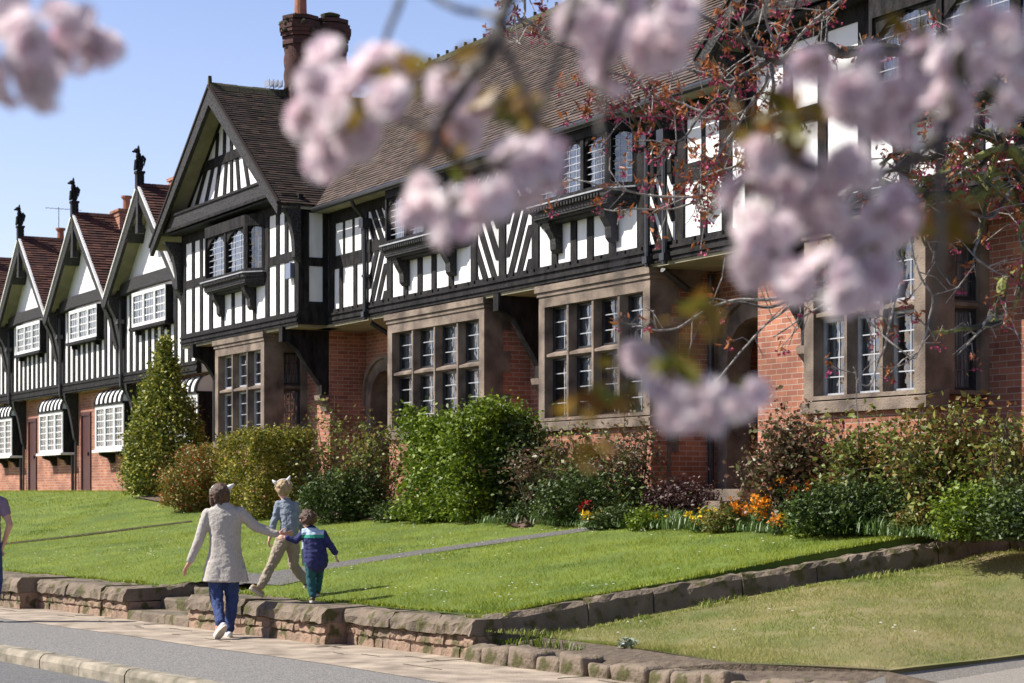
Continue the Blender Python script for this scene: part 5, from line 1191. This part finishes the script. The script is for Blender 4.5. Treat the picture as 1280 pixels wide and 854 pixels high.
cap(b, aL, .027, yp(393, 749, 0), .025); cap(b, aR, .027, yp(397, 743, .22), .025)
body = fuse(b, 'body', M['skin2'], E3, .006, 2); eyes(body, hc, .09, fw3)
b = MB(); limb(b, [yp(391.5, 664, .0), yp(394, 672), yp(396, 684), yp(397.5, 700)], [.08, .115, .125, .135], (1, .85, 1)); limb(b, [sL, eL, wL], [.05, .042, .032]); limb(b, [sR, eR, Vector(wR)+Vector((-.003, 0, .01))], [.05, .042, .032]); cap(b, sL, .052, sR, .052); cap(b, yp(389, 661, 0), .05, yp(389.5, 664, 0), .06)
o = fuse(b, 'fleece_jacket', [M['navy'], M['greenband'], M['paleband']], E3, .008, 3, .010)
za, zb_, zc = yp(0, 671.5)[2], yp(0, 667)[2], yp(0, 661)[2]; xa, xb = yp(379.5, 0)[0], yp(407.5, 0)[0]
for p in o.data.polygons:
    c = p.center
    if xa < c.x < xb and c.z < zc+.02 and c.z > za: p.material_index = 1 if c.z < zb_ else 2
b = MB(); limb(b, [hL, kL, aL], [.075, .055, .043]); limb(b, [hR, kR, aR], [.075, .055, .043]); sph(b, yp(396, 706), (.11, .09, .07)); fuse(b, 'trousers', M['teal'], E3, .008, 3, .010)
b = MB(); sph(b, hc+Vector((0, -.008, .018)), (.088, .092, .088), 14)
for q in range(70):
    v = Vector((random.gauss(0, 1), random.gauss(0, 1), random.gauss(.2, 1))).normalized()
    if v.z < -.5 or (v.dot(fw3) > .45 and v.z < .45): continue
    sph(b, hc+Vector((v.x*.084, v.y*.088-.006, v.z*.084+.018)), .021, 7)
fuse(b, 'hair', M['hair_brown'], E3, .007, 1, .013)
for he, to_, up in ((yp(393, 748.5, -.04), yp(392.5, 749.5, .07), (0, 0, 1)), (yp(397, 742, .18), yp(396.5, 743, .28), (0, 0, 1))):
    b = MB(); shoe(b, he, to_, .032); so_ = fuse(b, 'shoe', M['brown_shoe'], E3, .007, 2); sole('sole', he, to_, .034, M['sole'], so_, up)
# --- man partly in view at the left edge
E4 = empty('person', tuple(at(-17, 0, 24.6)[:2])+(-1.6,), 'person in purple short sleeved shirt at the left edge, arm bent', 'person')
b = MB(); hc = Vector((0, .0, 1.76)); fw4 = Vector((-.6, 1, 0)).normalized(); head(b, hc, .115, fw4); limb(b, [(0, 0, 1.66), (0, 0, 1.5)], [.055, .06]); limb(b, [(0, 0, 1.42), (0, 0, 1.2), (0, 0, 1.0)], [.14, .13, .14], (1.15, .8, 1))
for s in (-1, 1):
    sh = (s*.20, 0, 1.47); el_ = (s*.30, -.05, 1.20); wr = (s*.20, .06, .97)
    limb(b, [sh, el_, wr], [.055, .042, .028]); cap(b, (0, 0, 1.47), .07, sh, .055); hand(b, wr, (-.3*s, .1, -.9), (0, 1, 0), 1, .8); limb(b, [(s*.09, 0, .95), (s*.1, .1*s, .5), (s*.1, -.05*s, .08)], [.09, .06, .04]); cap(b, (s*.1, -.05*s, .05), .035, (s*.1, -.05*s+.12, .04), .03)
body = fuse(b, 'body', M['skin2'], E4, .008, 2); eyes(body, hc, .115, fw4)
b = MB(); limb(b, [(0, 0, 1.46), (0, 0, 1.38), (0, 0, 1.2), (0, 0, .98)], [.11, .165, .16, .165], (1.15, .8, 1))
for s in (-1, 1): cap(b, (s*.10, 0, 1.49), .085, (s*.19, 0, 1.46), .082); cap(b, (s*.19, 0, 1.46), .082, (s*.245, -.02, 1.34), .066)
fuse(b, 'shirt', M['purple_tee'], E4, .009, 3, .006)
b = MB(); sph(b, (0, 0, .96), (.17, .13, .1))
for s in (-1, 1): limb(b, [(s*.09, 0, .93), (s*.1, .1*s, .5), (s*.1, -.05*s, .1)], [.105, .08, .06])
fuse(b, 'jeans', M['denim'], E4, .009, 3, .005)
b = MB(); sph(b, hc+Vector((0, -.01, .03)), (.112, .118, .108), 14); fuse(b, 'hair', M['hair_brown'], E4, .009, 1, .008)
for s in (-1, 1): b = MB(); he = (s*.1, -.05*s-.02, .045); to_ = (s*.1, -.05*s+.16, .04); shoe(b, he, to_, .044); so_ = fuse(b, 'shoe', M['brown_shoe'], E4, .008, 2); sole('sole', he, to_, .046, M['sole'], so_, (0, 0, 1))
# ================================================================ cherry trees
LEAF['bronze'] = rndmat('young_copper_leaves', [(.20, .055, .025), (.33, .10, .035), (.45, .18, .05), (.24, .065, .035)], .45, .45, .35)
LEAF['bud'] = rndmat('pink_buds', [(.42, .05, .12), (.55, .10, .20), (.32, .03, .07)], .5, .4, .2)
LEAF['petal'] = rndmat('pale_pink_petals', [(.93, .74, .80), (.96, .88, .90), (.97, .95, .94), (.92, .68, .76)], .8, .1, .42)
LEAF['bleaf'] = rndmat('young_bronze_green_leaves', [(.20, .15, .02), (.32, .16, .025), (.17, .20, .025), (.28, .09, .02)], .4, .4, .45)
LEAF['calyx'] = rndmat('green_stalks', [(.18, .20, .04), (.26, .22, .05)], .5, .4, .2)
_t = LEAF['petal'].node_tree; _o = _t.nodes['Material Output'].inputs[0]; _src = _o.links[0].from_socket   # thin petals let some light straight through
_tp = _t.nodes.new('ShaderNodeBsdfTransparent'); _tp.inputs[0].default_value = (1, .93, .96, 1); _m = _t.nodes.new('ShaderNodeMixShader'); _m.inputs[0].default_value = .30
_t.links.new(_src, _m.inputs[1]); _t.links.new(_tp.outputs[0], _m.inputs[2]); _t.links.new(_m.outputs[0], _o)
def curve(pts, sub=5, wob=0, seed=0):
    P = [Vector(p) for p in pts]; out = []
    for i in range(len(P)-1):
        p0, p1, p2, p3 = P[max(i-1, 0)], P[i], P[i+1], P[min(i+2, len(P)-1)]
        for j in range(sub):
            t_ = j/sub; out.append(.5*((2*p1)+(p2-p0)*t_+(2*p0-5*p1+4*p2-p3)*t_*t_+(3*p1-p0-3*p2+p3)*t_**3))
    out.append(P[-1])
    if wob: out = [q+Vector((noise.noise(q*6), noise.noise(q*6+Vector((5, 0, 0))), noise.noise(q*6+Vector((0, 5, 0)))))*wob for q in out]
    return out
random.seed(21)
TX, TY = 4.6, 13.6
M['greytwig'] = mat('pale_grey_bark', (.17, .15, .125), .7, (.36, .33, .29), 25, .4, 60, contrast=(.35, .6))
RT = empty('red_leaved_cherry_tree', (TX, TY, -1.45), 'cherry tree with copper leaves and pink buds, mossy limbs reaching in from the right', 'tree')
ro = np.array(RT.location)
limbs = [  # (pixels, depth at start -> end, radius start -> end, mossy, leafiness)
 ([(1470, 330), (1380, 300), (1290, 262), (1262, 240), (1236, 236), (1218, 247), (1196, 246), (1176, 243), (1140, 238), (1105, 228)], 13.6, 12.6, .075, .022, 1, .4),
 ([(1470, 300), (1380, 200), (1300, 130), (1250, 110), (1190, 80), (1130, 62), (1059, 64), (1030, 59), (1002, 65), (972, 77), (954, 70)], 13.6, 12.8, .07, .020, 0, .5),
 ([(1300, 130), (1262, 150), (1248, 180), (1240, 215), (1234, 245), (1226, 300)], 13.3, 13.0, .045, .010, 1, .5),
 ([(1380, 240), (1290, 215), (1260, 182), (1220, 165), (1200, 160), (1175, 148), (1150, 120)], 13.4, 12.4, .045, .012, 1, .5),
 ([(1240, 165), (1205, 178), (1185, 205), (1160, 235), (1140, 262), (1133, 290), (1128, 330)], 13.0, 12.6, .030, .008, 1, .4),
 ([(1260, 182), (1180, 215), (1150, 222), (1120, 215), (1095, 222)], 13.0, 12.6, .026, .008, 1, .4),
 ([(1470, 400), (1330, 330), (1264, 348), (1252, 372), (1240, 396), (1249, 405), (1225, 409), (1165, 418)], 13.6, 12.5, .05, .012, 1, .1),
 ([(1240, 396), (1225, 412), (1196, 445)], 12.7, 12.5, .012, .004, 0, .1),
 ([(954, 70), (935, 45), (922, 22), (912, -10)], 12.8, 12.4, .018, .008, 0, .8), ([(954, 70), (925, 48), (900, 32), (870, 10), (850, -10)], 12.8, 12.5, .018, .008, 0, .7),
 ([(965, 76), (975, 45), (990, 15), (1000, -15)], 12.8, 12.6, .015, .007, 0, .8), ([(972, 77), (1005, 40), (1040, 10), (1060, -10)], 12.8, 12.6, .012, .006, 0, .8), ([(972, 60), (958, 30), (950, -12)], 12.8, 12.7, .012, .006, 0, .8),
 ([(960, 78), (935, 92), (910, 100), (880, 92), (858, 84), (848, 80)], 12.8, 13.1, .018, .008, 0, .8), ([(955, 80), (930, 92), (905, 118), (880, 140), (860, 165), (842, 180), (822, 186)], 12.8, 12.6, .013, .004, 0, 1.0),
 ([(962, 82), (966, 110), (960, 150), (945, 185), (925, 205), (905, 212), (893, 203)], 12.8, 12.4, .013, .005, 0, 1.0), ([(962, 95), (940, 130), (915, 145), (870, 147), (820, 146), (770, 136), (745, 118), (730, 98)], 12.9, 12.9, .012, .004, 0, 1.2),
 ([(945, 120), (925, 150), (900, 190), (880, 240), (872, 250), (840, 262), (790, 262), (755, 262)], 12.8, 12.5, .010, .004, 0, .9), ([(1000, 200), (960, 205), (925, 220), (900, 236), (860, 246), (800, 241), (765, 235), (735, 226), (712, 222)], 12.7, 12.3, .011, .004, 0, .9),
 ([(858, 84), (830, 92), (805, 96), (790, 110)], 13, 13, .008, .004, 0, 1.0), ([(880, 140), (850, 130), (815, 118), (795, 100), (760, 90), (742, 100)], 12.7, 12.9, .008, .004, 0, 1.1),
 ([(1105, 228), (1060, 240), (1040, 290), (1080, 330), (1060, 350), (1010, 368), (965, 382), (930, 380), (890, 378), (862, 386)], 12.6, 12.2, .018, .006, 0, .12),
 ([(1010, 368), (960, 372), (905, 378), (870, 397), (845, 410), (815, 412), (790, 405), (770, 398)], 12.3, 12.1, .011, .004, 0, .12), ([(1010, 368), (980, 388), (955, 408), (925, 440), (905, 462), (885, 484)], 12.3, 12.1, .010, .004, 0, .15),
 ([(1128, 330), (1110, 360), (1075, 370), (1040, 378), (1010, 392), (985, 410), (965, 420)], 12.6, 12.2, .011, .004, 0, .12), ([(1133, 290), (1150, 340), (1165, 370), (1160, 410), (1148, 440), (1120, 460), (1100, 458)], 12.6, 12.3, .009, .003, 0, .12),
 ([(1128, 330), (1120, 380), (1105, 430), (1090, 475), (1075, 480), (1065, 460)], 12.5, 12.2, .009, .003, 0, .12), ([(1075, 370), (1090, 400), (1125, 440), (1145, 450), (1152, 425)], 12.4, 12.2, .007, .003, 0, .12),
 ([(1470, 250), (1370, 190), (1300, 190), (1240, 195), (1200, 185), (1160, 200), (1130, 190), (1100, 205)], 13.5, 12.9, .05, .010, 1, .3), ([(1300, 190), (1270, 160), (1230, 140), (1195, 118), (1170, 100)], 13.2, 12.8, .025, .007, 1, .4),
 ([(1370, 150), (1310, 120), (1285, 90), (1250, 70), (1215, 60), (1170, 40)], 13.3, 12.9, .04, .010, 0, .5), ([(1240, 195), (1215, 215), (1190, 225), (1165, 250), (1150, 285), (1160, 310)], 13.0, 12.7, .018, .006, 1, .3), ([(1262, 240), (1240, 270), (1205, 265), (1180, 280), (1170, 320), (1185, 350)], 13.1, 12.8, .016, .006, 0, .2),
 ([(1300, 262), (1280, 225), (1255, 215), (1225, 222), (1190, 210), (1150, 232), (1120, 245), (1090, 250)], 13.3, 12.7, .03, .008, 1, .2), ([(1236, 236), (1205, 200), (1180, 170), (1165, 140), (1175, 110)], 13.1, 12.9, .02, .006, 1, .4), ([(1140, 238), (1110, 255), (1080, 250), (1050, 262), (1020, 255)], 12.7, 12.4, .014, .005, 0, .3),
 ([(1226, 300), (1218, 318), (1240, 335), (1262, 345)], 13.0, 12.7, .009, .005, 0, .3), ([(700, -60), (660, -20), (655, 20), (640, 38), (650, 55)], 13.0, 12.8, .012, .004, 0, 1.2), ([(954, -50), (820, -70), (700, -60)], 12.8, 13.0, .02, .012, 0, .2), ([(950, -12), (954, -50)], 12.7, 12.8, .012, .012, 0, .2),
 ([(655, 20), (690, 52), (720, 60), (750, 55)], 12.8, 12.9, .008, .004, 0, .7), ([(1470, 460), (1360, 420), (1300, 400), (1278, 360), (1262, 345)], 13.5, 13.0, .03, .012, 1, .2), ([(1290, 262), (1275, 290), (1282, 330), (1262, 400)], 13.2, 13.0, .018, .008, 1, .3),
]
trunk = MB(); 
tr_ = curve([(TX+.1, TY, -1.5), (TX+.02, TY, -.9), (TX-.05, TY-.05, -.1), (TX-.1, TY, .8), (TX-.1, TY, 1.6), (TX+.2, TY+.2, 2.6), (TX+.5, TY+.3, 4.2)], 6, .05); trunk.tube(tr_, np.linspace(.24, .10, len(tr_)), 14)
tv = trunk; 
def rel(mb): mb.v = [tuple(np.array(q)-ro) for q in mb.v]; return mb
rel(trunk).build('trunk', M['barkmoss'], RT)
LP, BP, tips = [], [], []
tw = MB(); limbn = 0
for px_, d0, d1, r0, r1, moss, leafy in limbs:
    n = len(px_); pts = [at(x, y, d0+(d1-d0)*i/(n-1)+.08*random.uniform(-1, 1)) for i, (x, y) in enumerate(px_)]; c = curve(pts, 5, .02); rr = np.linspace(r0, r1, len(c))*(1+.12*np.sin(np.arange(len(c))*1.7))
    mb = MB(); mb.tube(c, rr, 8 if r0 > .02 else 6)
    if moss:
        for q in range(int(len(c)*.5)):
            i = random.randrange(1, len(c)); v = Vector((random.gauss(0, 1), random.gauss(0, 1), random.gauss(0, 1))).normalized(); mb.tube([c[i], c[i]+v*rr[i]*1.6, c[i]+v*(rr[i]*1.6+.02)], [rr[i]*.4, rr[i]*.25, .003], 5)
    rel(mb).build('limb' if r0 > .02 else 'branch', M['barkmoss'] if moss else M['greytwig'] if r0 < .0125 else M['bark'], RT)
    L = sum((c[i+1]-c[i]).length for i in range(len(c)-1)); m_ = int(L*(5+12*leafy))
    for q in range(m_):
        f = .12+.88*random.random(); i = min(len(c)-2, int(f*(len(c)-1))); p = c[i]
        if p.x > 4.3: continue
        dirn = Vector((random.gauss(-.2, 1), random.gauss(0, .7), random.gauss(.1, 1))).normalized(); ln = random.uniform(.05, .34)
        e = p+dirn*ln+Vector((0, 0, -.05*ln)); mid = p.lerp(e, .5)+Vector((random.gauss(0, .02), 0, random.gauss(.02, .02)))
        tw.tube([p, mid, e], [.0045, .0038, .0028], 4, False)
        if random.random() < .35+.5*min(1, leafy): tips.append(e)
        if random.random() < .4: e2 = mid+Vector((random.gauss(0, 1), random.gauss(0, .6), random.gauss(0, 1))).normalized()*.12; tw.tube([mid, e2], [.0035, .0022], 4, False); (tips.append(e2) if random.random() < leafy*.8 else None)
rel(tw).build('twigs', M['greytwig'], RT)
Vl, Vb = [], []; bs = MB()
for e in tips:
    n = random.randint(6, 11); Vl.append(np.array(e)+rng.normal(size=(n, 3))*np.array([.026, .026, .026])+np.array([0, 0, .02]))
    for q in range(random.randint(4, 8)):
        b_ = e+Vector((random.gauss(0, .022), random.gauss(0, .022), -random.uniform(.02, .055))); bs.tube([e, b_], [.0014, .0012], 3, False); Vb.append(np.array(b_)[None]+rng.normal(size=(3, 3))*.003)
Q = np.vstack(Vl)-ro; V, Fs, r = leafcloud(Q, .052, up=.7, asp=.38, fold=.5); link_mesh('young_leaves', V, Fs, LEAF['bronze'], RT, r)
Q = np.vstack(Vb)-ro; V, Fs, r = leafcloud(Q, .018, up=-1.2, asp=.8, fold=.8); link_mesh('flower_buds', V, Fs, LEAF['bud'], RT, r); rel(bs).build('bud_stalks', M['door'], RT)
print('tips', len(tips))
# ---------------------------------------------------------------- blossom right before the lens
FT = empty('blossoming_cherry_tree', (1.6, -1.6, -1.62), 'cherry tree in full pale pink double blossom hanging close to the viewer', 'tree'); fo_ = np.array(FT.location)
def relf(mb): mb.v = [tuple(np.array(q)-fo_) for q in mb.v]; return mb
def petal_grid(L, Wd, cup, ruff):
    V = []; 
    for i in range(4):
        u = i/3; wv = Wd*(.25+.75*math.sin(math.pi*(.12+.72*u)))
        for j in range(-1, 2): V.append((u*L, j*wv*.5, cup*L*(u**1.6)*(.6)+ruff*L*random.uniform(-.5, .5)*u+(abs(j)*cup*Wd*.28)))
    F_ = [(i*3+j, (i+1)*3+j, (i+1)*3+j+1, i*3+j+1) for i in range(3) for j in range(2)]
    return np.array(V), np.array(F_)
def flower(R_=.024):
    VV, FF, RR = [], [], []; n0 = 0
    for ring, (n, tilt, L) in enumerate(((7, -6, 1.1), (6, 22, 1.0), (3, 50, .7))):
        for k in range(n):
            V, F_ = petal_grid(R_*L, R_*1.0*L, .22, .34); a = 2*math.pi*(k+.4*ring+random.uniform(-.15, .15))/n; t_ = R(tilt+random.uniform(-12, 12)); c, s = math.cos(t_), math.sin(t_)
            V = np.stack([V[:, 0]*c-V[:, 2]*s+R_*.05, V[:, 1], V[:, 0]*s+V[:, 2]*c], 1); ca, sa = math.cos(a), math.sin(a); V = np.stack([V[:, 0]*ca-V[:, 1]*sa, V[:, 0]*sa+V[:, 1]*ca, V[:, 2]], 1)
            VV.append(V); FF.append(F_+n0); n0 += len(V); RR.append(np.full(len(F_), random.random()))
    return np.vstack(VV), np.vstack(FF), np.concatenate(RR)
FL = [flower() for _ in range(6)]
def rot(d):
    d = Vector(d).normalized(); return np.array((d.to_track_quat('Z', 'Y').to_matrix() @ Matrix.Rotation(random.uniform(0, 6.28), 3, 'Z')))
def spray(c, n, spread, hang=None, rs=1.0, leaves=0):
    """a corymb: n double flowers on green stalks below a spur"""
    c = Vector(c); VV, FF, RR, n0 = [], [], [], 0; st_ = MB()
    hub = c+Vector((random.gauss(0, .006), random.gauss(0, .006), spread*.8))
    for q in range(n):
        v = Vector((random.gauss(0, 1), random.gauss(0, 1), random.gauss(-.1, .9))).normalized(); p = c+v*spread*random.uniform(.5, 1); V, F_, r = random.choice(FL); s = rs*random.uniform(.82, 1.12)
        V = (V*s) @ rot(v+Vector((-.45, -.45, .1))).T+np.array(p); VV.append(V); FF.append(F_+n0); n0 += len(V); RR.append(np.clip(r*.7+random.random()*.3, 0, 1)); st_.tube([hub, hub.lerp(p, .6)+Vector((0, 0, .004)), p], [.0013, .0011, .0016], 5, False)
    o = link_mesh('blossom_cluster', np.vstack(VV)-fo_, np.vstack(FF), LEAF['petal'], FT, np.concatenate(RR), True)
    st_.v = [tuple(np.array(q)-fo_) for q in st_.v]; st_.rv = .5; k = st_.build('flower_stalks', LEAF['calyx'], FT); k.parent = o
    return o
def Y_(x, y): return 2.05+.12*noise.noise(Vector((x*.011, y*.011, 2)))*2
random.seed(5)
def fs(lst, n=2, sp=.018, rs=1.0):
    for x, y in lst: spray(at(x, y, Y_(x, y)), n+1, sp*1.15, rs=rs*.80)
fs([(14, 22), (62, 28), (112, 34), (34, 74), (84, 66), (8, 96), (50, 100), (122, 62), (20, 50), (-30, 60)], 3, .020)
fs([(412, 76), (398, 100), (448, 110), (384, 148), (412, 180), (452, 168), (486, 132), (432, 140), (478, 84), (398, 200)], 3, .017)
fs([(576, 160), (594, 152), (564, 106)], 2, .015)
fs([(516, 232), (544, 252), (572, 270), (536, 274), (604, 246), (638, 212), (676, 212), (650, 232), (690, 204)], 2, .019)
fs([(790, 24), (742, 36), (806, 62), (768, 78), (848, 20), (720, 16), (760, 10), (830, 50)], 3, .021)
fs([(1012, 86), (1000, 118)], 2, .015); fs([(1062, 112), (1106, 96), (1152, 112), (1204, 88), (1256, 102), (1184, 142), (1236, 136), (1128, 150), (1262, 36), (1216, 26), (1290, 80), (1090, 140), (1150, 70), (1168, 100)], 3, .022)
fs([(938, 196), (936, 250), (984, 232), (922, 296), (956, 322), (1000, 284), (1042, 304), (1082, 328), (1102, 276), (1050, 246), (984, 350), (1030, 352), (1088, 356), (1122, 262), (996, 204), (1066, 208), (960, 275), (1016, 250), (1074, 290)], 3, .021)
fs([(806, 440), (828, 474), (862, 500), (898, 506), (928, 492), (846, 520)], 2, .015, .95)
# bronze green leaves
def bl(lst, n=14, sz=.05, sp=.02):
    for x, y in lst:
        Q = np.array(at(x, y, Y_(x, y)+random.uniform(-.04, .04)))+rng.normal(size=(n, 3))*sp-fo_; V, Fs, r = leafcloud(Q, sz, asp=.42, up=-.1); link_mesh('young_leaves', V, Fs, LEAF['bleaf'], FT, r)
bl([(512, 92), (540, 92), (606, 118), (628, 128), (556, 196), (584, 200), (640, 150), (430, 134), (444, 122), (666, 134)], 9, .036, .013)
bl([(742, 512), (768, 496), (724, 528), (760, 540), (790, 510), (776, 470)], 5, .042, .014); bl([(862, 396), (872, 430), (846, 452), (880, 410)], 7, .042, .011); bl([(944, 160), (962, 148), (990, 170), (958, 176), (1010, 150), (1176, 284), (1150, 280), (1190, 270), (1120, 40)], 8, .04, .013)
# branches
fb = [([(1250, -900), (900, -500), (720, -180), (660, -60), (628, 20), (612, 66), (590, 92), (565, 132), (548, 160), (540, 190), (524, 208), (508, 218)], 2.0, .011, .0032),
 ([(500, -180), (516, -60), (500, 4), (488, 34), (478, 66), (470, 84)], 2.05, .005, .0022), ([(660, -60), (560, -120), (500, -180)], 2.0, .007, .005),
 ([(380, -20), (400, -40), (500, -180)], 2.2, .003, .004), ([(628, 20), (596, 16), (570, 12), (540, -4), (520, -20)], 2.0, .004, .003), ([(612, 40), (632, 66), (650, 104), (668, 146), (674, 166)], 2.02, .0045, .003),
 ([(760, -120), (722, -20), (706, 40), (690, 92), (672, 148), (660, 190), (642, 232), (620, 276), (624, 330)], 2.0, .0045, .0022), ([(900, -500), (800, -250), (760, -120), (770, -40), (780, 10)], 2.05, .009, .004),
 ([(780, 10), (756, 90), (752, 180), (762, 262), (774, 340), (776, 420), (762, 490)], 2.0, .003, .0026), ([(776, 400), (810, 430), (850, 470), (880, 500)], 2.0, .002, .002), ([(776, 400), (830, 405), (862, 400)], 2.0, .002, .0016),
 ([(540, 162), (516, 155), (480, 148), (452, 140), (430, 136)], 2.02, .0034, .003), ([(542, 168), (556, 186), (580, 206), (610, 208), (640, 190), (664, 170)], 2.02, .004, .003),
 ([(1250, -900), (1240, -300), (1226, -60), (1204, 60), (1180, 150), (1150, 196), (1110, 214), (1060, 214), (1010, 206), (970, 188), (940, 168)], 2.05, .012, .003), ([(1180, 150), (1172, 220), (1176, 300), (1170, 360), (1162, 430)], 2.0, .006, .002),
 ([(-60, -900), (-80, -300), (-30, -60), (10, 10), (60, 50), (90, 80)], 2.1, .01, .003), ([(1060, 214), (1040, 260), (1000, 300), (960, 310)], 2.1, .004, .002), ([(1204, 60), (1120, 60), (1040, 90), (1010, 92)], 2.1, .004, .002)]
for px_, d, r0, r1 in fb:
    c = curve([at(x, y, d+.05*random.uniform(-1, 1)) for x, y in px_], 6, .004); mb = MB(); mb.tube(c, np.linspace(r0, r1, len(c))*(1+.15*np.sin(np.arange(len(c))*2.1)), 8); relf(mb).build('branch', M['bark'], FT)
# boughs above and the trunk behind the viewer
top = at(1250, -900, 2.0); left = at(-60, -900, 2.1)
mb = MB(); c = curve([(1.6, -1.6, -1.7), (1.58, -1.6, -.6), (1.5, -1.5, .5), (1.2, -.9, 1.2), (.9, .6, 1.5), tuple(top), (.4, 3.4, 1.9)], 8, .02); mb.tube(c, np.interp(np.linspace(0, 1, len(c)), [0, .3, .5, 1], [.17, .12, .05, .01]), 12); relf(mb).build('trunk', M['bark'], FT)
mb = MB(); c = curve([(1.2, -.9, 1.2), (.4, .2, 1.6), tuple(left), (-1.2, 3.2, 1.7)], 8, .02); mb.tube(c, np.linspace(.05, .01, len(c)), 10); relf(mb).build('limb', M['bark'], FT)
# blossom overhead, outside the picture (it shades the sprays on the right)
random.seed(8)
for k in range(40):
    x = random.uniform(-.16, .42); z = .40+(.42-x)*.45+random.uniform(.16, .42); Y = random.uniform(1.9, 2.3)
    if z < .335*Y+.02-.0 and False: continue
    if (HY-F*z/Y) > -45: continue
    spray((x, Y, z), 4, .03)
for k in range(6): spray((-.85+random.uniform(-.12, .1), random.uniform(1.95, 2.2), .72+random.uniform(-.02, .15)), 4, .03)

# ---------------------------------------------------------------- unseen trees added across the road, blocking low sky behind the viewer
random.seed(12)
proto = None
for k in range(9):
    t_ = 6-8.2*k; d = 21.5+random.uniform(-.8, .8); p = ST(t_, d); h = 7.5
    if proto is None:
        e = empty('sky_blocking_tree', (p[0], p[1], -1.7), 'unseen leafy tree added behind the viewer to block low sky light', 'tree', 'added trees blocking low sky'); mb = MB(); mb.tube([(0, 0, 0), (.05, 0, 1.5), (0, .1, 3), (.1, 0, 5)], [.22, .17, .13, .06], 8); mb.build('trunk', M['bark'], e)
        Q = clumpy(ell([((0, 0, h*.58), (3.6, 3.6, h*.42)), ((0, 0, h*.3), (3.9, 3.9, h*.26))]), 260, 40, .42, .3); V, Fs, r = leafcloud(Q, .42, asp=.7); link_mesh('crown', V, Fs, LEAF['dark'], e, r); proto = e
    else: e = copy_tree(proto); e.location = (p[0], p[1], -1.7); e.rotation_euler = (0, 0, random.uniform(0, 6)); e.scale = (1, 1, random.uniform(.85, 1.15))
